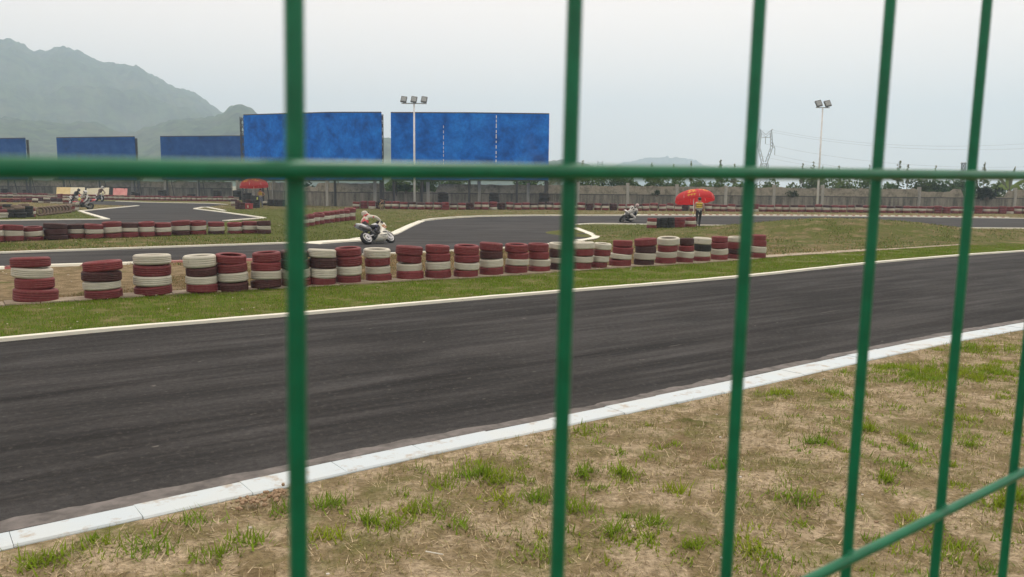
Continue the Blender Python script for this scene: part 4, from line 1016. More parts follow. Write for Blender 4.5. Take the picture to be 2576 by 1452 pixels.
# jumble inside the left bend
cJ = lambda x, y: ((x/9.908)*S2D, (590+y/9.908)*S2D)
x = -60
while x < 2420:
    t = max(0, (x-900)/1500); by = 545 + t*70 + random.uniform(-6, 6); wd = random.uniform(92, 108)
    cs = random.choice(['DR', 'RR', 'DW', 'RD', 'WR', 'TR']) if x < 1300 else random.choice(['WDR', 'TDW', 'WDD', 'TRW'])
    h = 62 if x < 1300 else 58
    stack([(cs[i], by-h*i, x-wd, x+wd) for i in range(len(cs))], by, by-h*len(cs), '', '', cJ, merge=True); x += wd*2 - 6
for (x, by, cs, wd) in ((80, 1045, 'WWR', 170), (-150, 1040, 'WRR', 160), (390, 1040, 'BBB', 150), (650, 1040, 'BBBT', 160), (900, 1020, 'BBBB', 150), (1060, 1010, 'RWR', 80), (520, 900, 'TTT', 150), (230, 870, 'TTB', 140), (760, 860, 'TTT', 150), (60, 850, 'TRT', 140), (1000, 880, 'TT', 140),
                        (2140, 880, 'TRT', 130), (2260, 850, 'TRT', 120), (2400, 800, 'WTW', 100), (2480, 700, 'TDT', 110)):
    h = 88
    stack([(cs[i], by-h*i, x-wd+random.uniform(-25, 25), x+wd+random.uniform(-25, 25)) for i in range(len(cs))], by, by-h*len(cs), '', '', cJ, merge=True)
for i in range(9):           # tyres standing on edge, leaning together
    t = i/8; X_, Y_ = cJ(1190 + t*830, 985 - t*95); p = at(X_, Y_); p = p + Vector((0, .3, .29))
    MERGE.put('T', p, .98, 1.0, rot=(0, R(90-14), R(-38)))
# heap around the left marshal post
cH = lambda x, y: ((740+x/13.2)*S2D, (570+y/13.2)*S2D)
for (x, by, cs, wd, h) in ((255, 1280, 'DDD', 120, 110), (80, 1150, 'TWD', 130, 95), (440, 1290, 'DDD', 110, 95), (690, 1180, 'DDD', 120, 100), (1000, 1240, 'BBBB', 150, 88), (1640, 1150, 'BBB', 150, 92), (1900, 1160, 'BBB', 150, 92), (2080, 1165, 'BBB', 140, 90), (1390, 1120, 'BW', 100, 85),
                          (650, 1100, 'BBBBB', 180, 100), (850, 1100, 'BBBB', 170, 100)):
    stack([(cs[i], by-h*i, x-wd, x+wd) for i in range(len(cs))], by, by-h*len(cs), '', '', cH, merge=True)
tag(MERGE.mb.build('tyre_barrier', MERGE.mats, smooth=True), kind='stuff')

# ------------------------------------------------------------------ people
C_ = lambda name, c, rough=.7, c2=None, sc=14: simple(name, c, rough, c2, sc)
P_skin = C_('skin', (.42, .25, .17), .55); P_hair = C_('black_hair', (.012, .011, .010), .5); P_blk = C_('black_cloth', (.018, .018, .02), .8)
P_red = C_('red_leather', (.52, .035, .04), .4); P_cream = C_('cream_leather', (.72, .69, .56), .4); P_white = C_('white_leather', (.68, .67, .62), .4, (.5, .49, .46))
P_navy = C_('navy_leather', (.03, .035, .085), .4); P_orange = C_('orange_vest', (.62, .20, .05), .8); P_yel = C_('yellow_reflective_band', (.85, .62, .08), .6); P_mus = C_('dark_yellow_vest', (.30, .20, .01), .8)
P_grey = C_('grey_shirt', (.36, .36, .35), .8); P_jean = C_('faded_jeans', (.13, .15, .20), .8); P_khaki = C_('khaki_cloth', (.36, .29, .18), .85); P_brown = C_('brown_leather', (.20, .14, .11), .6)
P_helm = C_('patterned_helmet', (.66, .65, .50), .3, (.24, .20, .21), 9); P_helmp = C_('pale_pink_helmet', (.62, .50, .49), .3, (.3, .2, .2), 12); P_helmw = C_('white_helmet', (.7, .7, .68), .3); P_helmd = C_('dark_helmet', (.04, .045, .04), .3)
P_visor = C_('smoked_visor', (.01, .01, .012), .1); P_glove = C_('dark_glove', (.02, .02, .02), .7); P_pale = C_('pale_pink_sleeve', (.45, .28, .22), .8)

def body(name, J, E, mats, root, levels=1):
    """one continuous skinned figure; J name->(x,y,z,r); E list of (a,b,mat index)"""
    ids = {k: i for i, k in enumerate(J)}; me = bpy.data.meshes.new(name)
    me.from_pydata([J[k][:3] for k in J], [(ids[a], ids[b]) for a, b, _ in E], []); me.update()
    o = bpy.data.objects.new(name, me); COL.objects.link(o)
    md = o.modifiers.new('Skin', 'SKIN'); md.use_smooth_shade = True; md.branch_smoothing = .4
    sv = me.skin_vertices[0].data
    for k, i in ids.items():
        r = J[k][3]; sv[i].radius = r if hasattr(r, '__len__') else (r, r); sv[i].use_root = (k == 'pelvis')
    sb = o.modifiers.new('Sub', 'SUBSURF'); sb.levels = levels; sb.render_levels = levels
    dg = bpy.context.evaluated_depsgraph_get(); ev = o.evaluated_get(dg); nm = bpy.data.meshes.new_from_object(ev)
    COL.objects.unlink(o); bpy.data.objects.remove(o)
    for m in mats: nm.materials.append(m)
    seg = [(Vector(J[a][:3]), Vector(J[b][:3]), m) for a, b, m in E]
    for p in nm.polygons:
        c = p.center; best = 9; bi = 0
        for a, b, m in seg:
            ab = b-a; t = max(0, min(1, (c-a).dot(ab)/max(1e-9, ab.length_squared))); d = (c-(a+ab*t)).length
            if d < best: best, bi = d, m
        p.material_index = bi
    nm.polygons.foreach_set('use_smooth', [True]*len(nm.polygons))
    return link(bpy.data.objects.new(name, nm), root)
def hand(pos, d, up, mat, root, curl=.5, s=1.0):
    d = Vector(d).normalized(); up = Vector(up).normalized(); sd_ = d.cross(up).normalized(); pos = Vector(pos); mb = MB()
    M = Matrix((sd_, d, up)).transposed()
    mb.ball(pos + d*.045*s, (.04*s, .052*s, .018*s), 8, 6, M)
    for k, L in ((-1.5, .068), (-.5, .078), (.5, .074), (1.5, .058)):
        a = pos + d*.085*s + sd_*k*.019*s; e1 = a + (d*math.cos(curl*.5) - up*math.sin(curl*.5))*L*.55*s; e2 = e1 + (d*math.cos(curl*1.6) - up*math.sin(curl*1.6))*L*.5*s
        mb.tube(a, e1, .0095*s, .0085*s, 6); mb.tube(e1, e2, .0085*s, .0065*s, 6)
    a = pos + d*.03*s - sd_*.035*s; e1 = a + (d*.6 - sd_*.7 - up*.3).normalized()*.04*s; e2 = e1 + (d*.9 - sd_*.2 - up*.4).normalized()*.032*s
    mb.tube(a, e1, .011*s, .0095*s, 6); mb.tube(e1, e2, .0095*s, .007*s, 6)
    return mb.build('hand', mat, root, True)
def face(root, c, fwd, mat):
    c = Vector(c); f = Vector(fwd).normalized(); s = f.cross(Vector((0, 0, 1))).normalized(); u = s.cross(f)
    mb = MB(); mb.ball(c + f*.098 - u*.012, (.013, .016, .026), 6, 5); mb.ball(c + s*.082, (.014, .02, .032), 6, 5); mb.ball(c - s*.082, (.014, .02, .032), 6, 5)
    o = mb.build('nose_and_ears', mat, root, True)
    for q in (-1, 1): MB().ball(c + f*.088 + s*q*.032 + u*.015, .011, 6, 5).build('eye', P_hair, root)
    MB().ball(c + f*.088 - u*.05, (.022, .012, .007), 6, 4).build('mouth', P_brown, root)

def person(loc, label, rz=0.0, group=None, M=None):
    root = empty('person', loc, rz); tag(root, label, 'person', group)
    if M is not None: root.matrix_world = M
    return root

# walking marshal in the striped vest, seen from behind and a little turned
mp = at(1757, 572); S = .99
rm = person(mp, 'walking marshal in yellow striped vest and black trousers beside the tyre barrier')
J = dict(pelvis=(0, 0, .90, .135), spine=(0, .01, 1.08, .135), chest=(0, .02, 1.28, .15), neck=(.01, .03, 1.45, .065), head=(.02, .04, 1.56, .088), crown=(.02, .04, 1.64, .07),
         shl=(-.18, .02, 1.37, .07), ell=(-.26, .04, 1.12, .05), wrl=(-.27, -.02, .88, .036), shr=(.18, .02, 1.37, .07), elr=(.25, -.02, 1.12, .05), wrr=(.25, .03, .88, .036),
         hl=(-.10, 0, .84, .105), kl=(-.13, -.04, .47, .072), al=(-.115, .10, .17, .045), tl=(-.11, .0, .09, .04), hr=(.10, 0, .84, .105), kr=(.07, .06, .46, .072), ar=(.035, .0, .08, .048), tr=(.05, -.16, .035, .042))
E = [('pelvis', 'spine', 1), ('spine', 'chest', 0), ('chest', 'neck', 0), ('neck', 'head', 3), ('head', 'crown', 3), ('chest', 'shl', 5), ('shl', 'ell', 5), ('ell', 'wrl', 3), ('chest', 'shr', 5), ('shr', 'elr', 5), ('elr', 'wrr', 3),
     ('pelvis', 'hl', 2), ('hl', 'kl', 2), ('kl', 'al', 2), ('al', 'tl', 4), ('pelvis', 'hr', 2), ('hr', 'kr', 2), ('kr', 'ar', 2), ('ar', 'tr', 4)]
body('body', J, E, [P_orange, P_grey, P_blk, P_skin, P_blk, P_pale], rm)
hb = MB(); hb.ball((.02, .03, 1.60), (.098, .108, .095), 10, 8); hb.build('hair', P_hair, rm, True)
face(rm, (.02, .045, 1.555), (.75, -.6, -.1), P_skin)
for z, mt in ((1.34, P_yel), (1.285, P_mus), (1.23, P_yel), (1.175, P_mus), (1.12, P_yel)):
    k = 1 - (1.34-z)*.25
    M = Matrix.Translation((0, .02, z)) @ Matrix.Diagonal((1.18*k, .98*k, 1, 1))
    MB().lathe([(.148, -.028), (.156, -.024), (.156, .024), (.148, .028)], 18, M).build('vest_band', mt, rm, True)
hand(J['wrl'][:3], (-.02, -.05, -1), (-1, 0, 0), P_skin, rm, .9); hand(J['wrr'][:3], (.02, .05, -1), (1, 0, 0), P_skin, rm, .6)
MB().slab([(-.06, 0), (.06, 0), (.055, .16), (-.055, .16)], .05).build('sock', P_grey, rm, True, Matrix.Translation((-.115, .09, .14)))
# rolled flag held point down
fl = empty('flag', mp + Vector((-.30, -.05, 0)), label='rolled pale flag on a thin stick held by the walking marshal', cat='flag')
MB().tube((0, 0, .74), (-.05, .02, 1.52), .011, .011, 6).build('stick', M_polewhite, fl)
mb = MB()
for i in range(6): mb.tube((-.03+.03*math.sin(i*2), .012*math.cos(i*3), .80-.02*i), (-.03+.03*math.sin(i*2+2), .012, .74+.03*i), .022, .03, 6)
mb.build('cloth', C_('pale_yellow_cloth', (.68, .62, .25), .8), fl, True)

# marshal in jeans by the left umbrella
mp2 = at(656, 522)
r2 = person(mp2, 'marshal in faded jeans and striped vest standing under the half hidden umbrella')
J = dict(pelvis=(0, 0, .92, .135), spine=(0, 0, 1.10, .13), chest=(0, 0, 1.30, .15), neck=(0, .0, 1.48, .065), head=(-.01, -.01, 1.59, .088), crown=(-.01, -.01, 1.67, .07),
         shl=(-.18, 0, 1.40, .07), ell=(-.27, .02, 1.16, .05), wrl=(-.24, -.05, .93, .036), shr=(.18, 0, 1.40, .07), elr=(.37, .08, 1.22, .05), wrr=(.17, .02, 1.03, .036),
         hl=(-.10, 0, .86, .105), kl=(-.11, -.02, .48, .072), al=(-.11, .02, .08, .048), tl=(-.12, -.14, .035, .042), hr=(.10, 0, .86, .105), kr=(.12, 0, .48, .072), ar=(.13, .03, .08, .048), tr=(.15, -.13, .035, .042))
body('body', J, E, [P_orange, P_grey, P_jean, P_skin, P_blk, P_pale], r2)
MB().ball((-.01, .0, 1.63), (.098, .108, .095), 10, 8).build('hair', P_hair, r2, True); face(r2, (-.01, -.01, 1.585), (-.5, -.85, -.1), P_skin)
for z, mt in ((1.36, P_yel), (1.305, P_mus), (1.25, P_yel), (1.195, P_mus), (1.14, P_yel)):
    M = Matrix.Translation((0, 0, z)) @ Matrix.Diagonal((1.18, .98, 1, 1)); MB().lathe([(.145, -.028), (.155, -.022), (.155, .022), (.145, .028)], 18, M).build('vest_band', mt, r2, True)
hand(J['wrl'][:3], (.02, -.05, -1), (-1, 0, 0), P_skin, r2, .7); hand(J['wrr'][:3], (-.9, -.1, -.4), (0, 0, 1), P_skin, r2, .8)

# crouching photographer
pc = at(958, 529); rp = person(pc, 'crouching photographer in dark top and khaki trousers in front of the tyres')
J = dict(pelvis=(-.16, .05, .34, .14), spine=(-.15, .03, .52, .13), chest=(-.08, .0, .70, .15), neck=(-.01, -.01, .85, .065), head=(.05, -.02, .94, .088), crown=(.045, -.02, 1.01, .07),
         shl=(-.20, -.10, .77, .07), ell=(-.02, -.22, .60, .05), wrl=(.19, -.10, .85, .036), shr=(.02, .16, .78, .07), elr=(.16, .20, .60, .05), wrr=(.20, .06, .87, .036),
         hl=(-.14, -.08, .30, .105), kl=(.12, -.22, .48, .072), al=(-.02, -.20, .08, .048), tl=(.12, -.24, .035, .042), hr=(-.14, .14, .30, .105), kr=(.20, .16, .50, .072), ar=(.08, .16, .08, .048), tr=(.24, .14, .035, .042))
E3 = [(a, b, {0: 0, 1: 0, 5: 0, 2: 2, 3: 3, 4: 4}[m]) for a, b, m in E]
body('body', J, E3, [P_blk, P_blk, P_khaki, P_skin, P_brown, P_blk], rp)
MB().ball((.04, -.02, .985), (.10, .10, .088), 10, 8).build('hair', P_hair, rp, True); face(rp, (.05, -.02, .935), (1, -.2, 0), P_skin)
hand(J['wrl'][:3], (.9, .3, .2), (0, 0, 1), P_skin, rp, 1.0); hand(J['wrr'][:3], (.9, -.3, .1), (0, 0, 1), P_skin, rp, 1.0)
cm = empty('camera', pc + Vector((.20, -.02, .93)), label='black long-lens camera held by the crouching photographer', cat='camera')
MB().box((.04, 0, 0), (.09, .15, .11)).build('camera_body', M_black, cm); MB().lathe([(0, 0), (.04, 0), (.042, .1), (.052, .12), (.052, .22), (0, .22)], 12, Matrix.Translation((.08, 0, -.005)) @ Matrix.Rotation(R(90), 4, 'Y')).build('lens', M_black, cm, True)
MB().lathe([(.02, -.02), (.045, -.02), (.045, .02), (.02, .02)], 10, Matrix.Translation((-.05, -.15, .56)) @ Matrix.Rotation(.7, 4, 'Y')).build('strap', P_yel, rp)

# ------------------------------------------------------------------ umbrellas
def umbrella(p, rad, zrim, ztop, tilt, rz, label, matc, mati, marks):
    root = empty('umbrella', p, rz); tag(root, label, 'umbrella')
    MB().tube((0, 0, 0), (0, 0, ztop-.03), .022, .018, 8).build('pole', M_polewhite, root)
    H = ztop - zrim; n = 8; K = 7; T_ = Matrix.Translation((0, 0, ztop)) @ Matrix.Rotation(tilt[0], 4, 'X') @ Matrix.Rotation(tilt[1], 4, 'Y') @ Matrix.Translation((0, 0, -H))
    def pt(a, t):       # t 0 rim .. 1 top; cloth sags between the ribs
        ph = t*math.pi/2; seg = (a % (2*math.pi/n))/(2*math.pi/n); sag = 1 - .055*math.sin(math.pi*seg)*(1-t*.5)
        return T_ @ Vector((rad*math.cos(ph)**.9*sag*math.cos(a), rad*math.cos(ph)**.9*sag*math.sin(a), H*math.sin(ph)))
    for g in range(n):
        vs = []; fs = []
        for i in range(5):
            for k in range(K+1): vs.append(pt((g + i/4*.9999)*2*math.pi/n, min(.995, k/K)))
        for i in range(4):
            for k in range(K): fs.append((i*(K+1)+k, (i+1)*(K+1)+k, (i+1)*(K+1)+k+1, i*(K+1)+k+1))
        o = MB().add(vs, fs).build('canopy_panel', matc, root, True)
        # valance flap
        vs = []; fs = []
        for i in range(5):
            a = pt((g + i/4*.9999)*2*math.pi/n, 0); vs += [a, a + Vector((0, 0, -.13 - .015*(i % 2)))]
        fs = [(2*i, 2*i+2, 2*i+3, 2*i+1) for i in range(4)]
        MB().add(vs, fs).build('valance', matc, o, True)
        q0 = T_ @ Vector((0, 0, H*.55)); e = pt(g*2*math.pi/n, .35)
        mb = MB(); mb.path([pt(g*2*math.pi/n, k/K) + Vector((0, 0, -.012)) for k in range(K)], .009, 4); mb.build('rib', M_polewhite, root)
        MB().tube(q0 - Vector((0, 0, H*.5)), e, .008, .008, 4).build('strut', M_polewhite, root)
    for g, strokes in marks:          # yellow brush lettering, drawn as strokes lying on the cloth
        for (u0, t0, u1, t1, wd) in strokes:
            vs = []
            for q in range(5):
                s_ = q/4; u_ = u0+(u1-u0)*s_; tt_ = t0+(t1-t0)*s_
                dv_ = Vector((-(t1-t0), (u1-u0))); L = max(1e-6, math.hypot(*dv_)); du, dt = dv_[0]/L*wd, dv_[1]/L*wd*.8
                for k in (-1, 1):
                    v = pt((g + u_ + du*k)*2*math.pi/n, tt_ + dt*k); ax = T_ @ Vector((0, 0, 0)); out = (v-ax).normalized(); vs.append(v + out*.012)
            MB().add(vs, [(2*q, 2*q+1, 2*q+3, 2*q+2) for q in range(4)]).build('lettering_stroke', mati, root)
    return root
def cloth_mat(name, c):
    m, t, b = new_mat(name); b.inputs['Base Color'].default_value = (*c, 1); b.inputs['Roughness'].default_value = .7
    tr = t.nodes.new('ShaderNodeBsdfTranslucent'); tr.inputs[0].default_value = (*c, 1); ms = t.nodes.new('ShaderNodeMixShader'); ms.inputs[0].default_value = .45
    t.links.new(b.outputs[0], ms.inputs[1]); t.links.new(tr.outputs[0], ms.inputs[2]); t.links.new(ms.outputs[0], t.nodes['Material Output'].inputs['Surface']); return m
M_umb = cloth_mat('red_umbrella_cloth', (.72, .045, .05)); M_umbd = cloth_mat('worn_red_umbrella_cloth', (.50, .05, .05)); M_ink = simple('yellow_print', (.85, .42, .05), .7)
glyph = [(.18, .44, .42, .62, .03), (.30, .66, .36, .28, .03), (.22, .30, .50, .36, .03), (.45, .62, .60, .40, .035), (.55, .66, .75, .56, .03), (.60, .30, .72, .50, .03), (.66, .42, .84, .36, .03), (.2, .12, .8, .16, .025), (.3, .05, .34, .2, .025), (.5, .06, .54, .2, .025), (.7, .06, .72, .2, .025)]
glyph2 = [(.2, .5, .3, .66, .04), (.3, .52, .42, .6, .04), (.45, .44, .6, .5, .035), (.55, .36, .64, .58, .035), (.66, .38, .86, .36, .04)]
up = at(1743, 567.5); dpu = depth(up)
zr_ = atz(1743, 501.5, dpu).z; zt_ = atz(1743, 477, dpu).z
umbrella(up, 49.5/F_PX*dpu, zr_, zt_, (R(-11), R(-4)), 0, 'open bright red umbrella with yellow lettering above the walking marshal', M_umb, M_ink, [(5, glyph), (6, glyph2)])
up2 = at(640, 522); dpu = depth(up2)
umbrella(up2, 36/F_PX*dpu, atz(640, 468, dpu).z, atz(640, 449, dpu).z, (R(-4), R(-3)), 0, 'dull red umbrella half hidden behind the fence rail over the marshal in jeans', M_umbd, M_ink, [(5, glyph[:6]), (6, glyph2)])

# ------------------------------------------------------------------ motorcycles
def wheel(root, x, r, wd, rim, n_sp=5):
    M = Matrix.Translation((x, 0, r)) @ Matrix.Rotation(R(90), 4, 'X'); w_ = empty('wheel'); w_.parent = root
    ty_ = MB().lathe([(r*.70, wd*.4), (r*.86, wd*.5), (r*.97, wd*.3), (r, 0), (r*.97, -wd*.3), (r*.86, -wd*.5), (r*.70, -wd*.4)], 28, M, closed=True).build('tyre', M_rubber, w_, True)
    mb = MB(); mb.lathe([(r*.62, wd*.36), (r*.73, wd*.42), (r*.73, -wd*.42), (r*.62, -wd*.36)], 28, M, closed=True)
    mb.tube((x, -wd*.5, r), (x, wd*.5, r), r*.14, r*.14, 10)
    for i in range(n_sp):
        a = 2*math.pi*i/n_sp; mb.tube((x, 0, r), (x + r*.66*math.cos(a), 0, r + r*.66*math.sin(a)), r*.07, r*.05, 6)
    mb.build('rim', rim, w_, True)
    MB().lathe([(r*.22, .004), (r*.46, .004), (r*.46, -.004), (r*.22, -.004)], 20, Matrix.Translation((0, -wd*.62, 0)) @ M, closed=True).build('brake_disc', M_alu, w_)
def sportbike(M, label, fair, tail, rim, accent=None, s=1.0):
    root = empty('motorcycle'); tag(root, label, 'motorcycle'); root.matrix_world = M
    wheel(root, -.62*s, .295*s, .17*s, rim); wheel(root, .66*s, .29*s, .12*s, rim)
    sl = lambda name, prof, hw, mt, sm=True, **k: MB().slab([(x*s, z*s) for x, z in prof], hw*s, **k).build(name, mt, root, sm)
    sl('engine', [(-.28, .26), (.30, .24), (.36, .45), (.2, .62), (-.2, .62), (-.30, .45)], .16, M_dark, False)
    fo = sl('fairing', [(-.16, .17), (.34, .14), (.42, .30), (.40, .52), (.62, .74), (.60, .90), (.44, 1.0), (.30, .86), (.22, .62), (.02, .46), (-.10, .34)], .235, fair, inset=.86, edge=.55)
    sl('windscreen', [(.60, .90), (.46, 1.07), (.36, 1.06), (.46, .94)], .13, P_visor, inset=.7)
    sl('fuel_tank', [(-.12, .68), (.22, .70), (.30, .86), (.16, .95), (-.06, .90), (-.15, .78)], .17, tail, inset=.62)
    sl('seat', [(-.48, .76), (-.10, .69), (-.08, .75), (-.46, .83)], .13, M_black, inset=.85)
    sl('tail_fairing', [(-.14, .66), (-.12, .74), (-.42, .86), (-.62, .97), (-.84, .99), (-.90, .95), (-.74, .84), (-.44, .68)], .13, tail, inset=.72)
    MB().box((-.885*s, 0, .945*s), (.02, .12*s, .04*s)).build('tail_light', C_('red_lamp', (.3, .02, .02), .3), root)
    mb = MB(); mb.tube((-.20*s, -.19*s, .36*s), (-.46*s, -.20*s, .60*s), .03*s, .03*s, 8); mb.tube((-.42*s, -.20*s, .57*s), (-.86*s, -.19*s, .78*s), .062*s, .062*s, 12); mb.build('exhaust', C_('exhaust_metal', (.14, .135, .13), .35), root, True)
    mb = MB()
    for y in (-.11, .11): mb.tube((-.62*s, y*s, .30*s), (-.16*s, y*s, .40*s), .028*s, .035*s, 6)
    mb.build('swingarm', M_alu, root)
    for y in (-.10, .10): MB().tube((.66*s, y*s, .29*s), (.40*s, y*s, .92*s), .026*s, .028*s, 8).build('fork', M_alu, root)
    MB().slab([(.40*s, .50*s), (.66*s, .62*s), (.92*s, .46*s), (.90*s, .42*s), (.66*s, .56*s), (.44*s, .44*s)], .07*s).build('front_mudguard', fair, root, True)
    for y in (-1, 1):
        MB().tube((.40*s, y*.10*s, .90*s), (.34*s, y*.31*s, .87*s), .017*s, .017*s, 6).build('handlebar', M_black, root)
        MB().tube((-.18*s, y*.14*s, .36*s), (-.18*s, y*.25*s, .36*s), .014*s, .014*s, 6).build('footpeg', M_alu, root)
    if accent:
        for (x, z, L, h, mt) in accent: MB().box((x*s, -.238*s, z*s), (L*s, .008, h*s)).build('sponsor_mark', mt, root)
    return root
def bike_matrix(rear, front, lean):
    rear, front = Vector(rear), Vector(front); d = (front-rear); h = math.atan2(d.y, d.x); c = (rear+front)/2
    return Matrix.Translation((c.x, c.y, .012)) @ Matrix.Rotation(h, 4, 'Z') @ Matrix.Rotation(lean, 4, 'X'), (Vector((d.x, d.y, 0)).length)
BE = [('pelvis', 'spine', 2), ('spine', 'chest', 0), ('chest', 'neck', 0), ('neck', 'head', 3), ('head', 'crown', 3), ('chest', 'shl', 1), ('shl', 'ell', 1), ('ell', 'wrl', 1), ('chest', 'shr', 1), ('shr', 'elr', 1), ('elr', 'wrr', 1),
      ('pelvis', 'hl', 2), ('hl', 'kl', 2), ('kl', 'al', 2), ('al', 'tl', 4), ('pelvis', 'hr', 2), ('hr', 'kr', 2), ('kr', 'ar', 2), ('ar', 'tr', 4)]
def rider(M, label, side, mats, helm, s=1.0, up=0.0, patches=()):
    """side +1 hangs off to the left, -1 to the right, 0 sits upright"""
    root = empty('person'); tag(root, label, 'person'); root.matrix_world = M; k = side
    J = dict(pelvis=(-.30, .10*k, .86, .145), spine=(-.20, .11*k, 1.02+up*.3, .165), chest=(-.04, .13*k, 1.17+up, .19), neck=(.06, .13*k, 1.29+up*1.4, .07), head=(.13, .13*k, 1.38+up*1.5, .09), crown=(.12, .13*k, 1.46+up*1.5, .07),
             shl=(-.02, .13*k+.20, 1.22+up*1.1, .08), ell=(.15, .36+.03*k, 1.02+up*.6, .058), wrl=(.32, .30, .89, .042), shr=(-.02, .13*k-.20, 1.22+up*1.1, .08), elr=(.15, -.36+.03*k, 1.02+up*.6, .058), wrr=(.32, -.30, .89, .042),
             hl=(-.28, .10*k+.11, .82, .11), kl=(.10, .27+(.26 if k > 0 else 0), .64, .085), al=(-.22, .24+(.06 if k > 0 else 0), .40, .058), tl=(-.05, .26, .34, .05),
             hr=(-.28, .10*k-.11, .82, .11), kr=(.10, -.27-(.26 if k < 0 else 0), .64, .085), ar=(-.22, -.24-(.06 if k < 0 else 0), .40, .058), tr=(-.05, -.26, .34, .05))
    J = {a: (b[0]*s, b[1]*s, b[2]*s, b[3]*s) for a, b in J.items()}
    body('body', J, BE, mats, root, 2)
    hd = Vector(J['head'][:3]) + Vector((.0, 0, .035*s))
    Ty = Matrix.Translation((0, hd.y, 0)); mb = MB(); mb.ball((hd.x, 0, hd.z), (.145*s, .125*s, .135*s), 14, 10); mb.slab([(hd.x+.02*s, hd.z-.15*s), (hd.x+.15*s, hd.z-.13*s), (hd.x+.165*s, hd.z-.05*s), (hd.x+.05*s, hd.z-.02*s)], .095*s); h = mb.build('helmet', helm, root, True, Ty)
    MB().slab([(hd.x+.105*s, hd.z-.045*s), (hd.x+.152*s, hd.z-.04*s), (hd.x+.15*s, hd.z+.045*s), (hd.x+.10*s, hd.z+.05*s)], .10*s).build('visor', P_visor, h, True, Ty)
    for q, w_ in ((1, 'wrl'), (-1, 'wrr')): hand(J[w_][:3], (.4, -.2*q, -.15), (.2, 0, 1), P_glove, root, 1.2, s)
    for (c, r, mt) in patches: MB().ball([x*s for x in c], [x*s for x in r], 10, 7).build('leather_panel', mt, root, True)
    return root
c1 = at(958, 614); m1 = Matrix.Translation((c1.x, c1.y, .012)) @ Matrix.Rotation(R(54), 4, 'Z') @ Matrix.Rotation(R(-37), 4, 'X')
s1 = .92
M_fair = C_('white_fairing', (.78, .77, .66), .25, (.70, .69, .60)); M_tailw = C_('pale_grey_tail', (.62, .66, .68), .25)
M_goldm = C_('ochre_emblem', (.50, .26, .08), .5, (.2, .08, .04), 22)
sportbike(m1 @ Matrix.Translation((0, 0, 0)), 'white racing motorcycle with pale tail leaning over in the bend', M_fair, M_tailw, C_('white_wheel_paint', (.74, .75, .74), .4), [(.36, .70, .10, .12, M_goldm), (.45, .74, .10, .08, M_goldm), (.50, .66, .09, .10, M_goldm), (.40, .63, .06, .05, P_red), (.30, .42, .22, .05, M_black), (.14, .27, .36, .045, M_black), (.14, .21, .22, .015, M_dark), (.02, .42, .05, .09, P_navy)], s1)
rider(m1, 'rider in red and cream leathers with patterned helmet on the white motorcycle', 1, [P_red, P_cream, P_blk, P_red, P_blk], P_helm, .93, .10,
      [((.02, -.25, .70), (.12, .05, .08), P_navy), ((-.14, -.245, .50), (.05, .05, .09), P_navy), ((-.10, -.03, 1.20), (.09, .05, .07), P_cream), ((-.02, -.06, 1.36), (.10, .10, .045), P_red), ((.12, -.27, 1.13), (.10, .05, .04), P_red)])
m2, L2 = bike_matrix(at(1556, 560), at(1589, 558.2), R(31))
sportbike(m2, 'black motorcycle with white tail leaning towards the inner kerb', C_('black_fairing', (.02, .02, .022), .3), C_('white_tail_paint', (.75, .75, .72), .3), C_('dark_rim', (.2, .2, .2), .4), [(.2, .3, .2, .04, P_white)], .90)
rider(m2, 'rider in white leathers with dark back stripes on the black motorcycle', -1, [P_white, P_white, P_white, P_helmp, P_blk], P_helmp, .90, .02,
      [((-.215, -.06, 1.18), (.11, .022, .12), P_blk), ((-.195, -.21, 1.15), (.11, .022, .11), P_blk), ((-.05, -.13, 1.31), (.07, .13, .05), P_helmd)])
def dirtbike(M, label, plastic, plate):
    root = empty('motorcycle'); tag(root, label, 'motorcycle'); root.matrix_world = M
    wheel(root, -.66, .32, .13, M_dark, 8); wheel(root, .70, .33, .10, M_dark, 8)
    sl = lambda n, p, hw, mt: MB().slab(p, hw).build(n, mt, root, True)
    sl('engine', [(-.24, .32), (.24, .30), (.28, .55), (0, .72), (-.26, .60)], .13, M_dark); sl('seat', [(-.60, .90), (.0, .84), (.20, .92), (.18, .97), (-.6, .98)], .11, M_black)
    sl('fuel_tank', [(.0, .80), (.34, .72), (.44, .90), (.2, .98), (.04, .94)], .17, plastic); sl('rear_mudguard', [(-.30, .84), (-.95, 1.0), (-1.02, .98), (-.5, .80)], .12, plastic)
    sl('front_mudguard', [(.36, .78), (.95, .84), (1.08, .78), (.7, .76)], .08, plastic); sl('number_plate', [(.50, .92), (.58, .90), (.52, 1.14), (.44, 1.14)], .10, plate)
    for y in (-.10, .10): MB().tube((.70, y, .33), (.40, y, 1.04), .026, .026, 8).build('fork', M_alu, root)
    MB().tube((.36, -.40, 1.12), (.36, .40, 1.12), .015, .015, 6).build('handlebar', M_black, root)
    MB().tube((-.2, -.15, .5), (-.85, -.16, .86), .045, .05, 8).build('exhaust', M_alu, root, True)
    for y in (-.1, .1): MB().tube((-.66, y, .32), (-.15, y, .46), .025, .03, 6).build('swingarm', M_alu, root)
    return root
P_yl = C_('yellow_green_plastic', (.62, .62, .10), .4); P_rd = C_('red_plastic', (.40, .05, .05), .4); P_cr = C_('cream_plastic', (.75, .70, .42), .4); P_or = C_('orange_plastic', (.70, .18, .06), .4)
def up_matrix(c, heading, lean, s=1.0): return Matrix.Translation(c) @ Matrix.Rotation(heading, 4, 'Z') @ Matrix.Rotation(lean, 4, 'X') @ Matrix.Scale(s, 4)
ma = up_matrix(at(207, 528.5), R(-118), R(-26), .92)
dirtbike(ma, 'red dirt bike with yellow number plate leaning beside the tyre barrier', P_rd, P_yl)
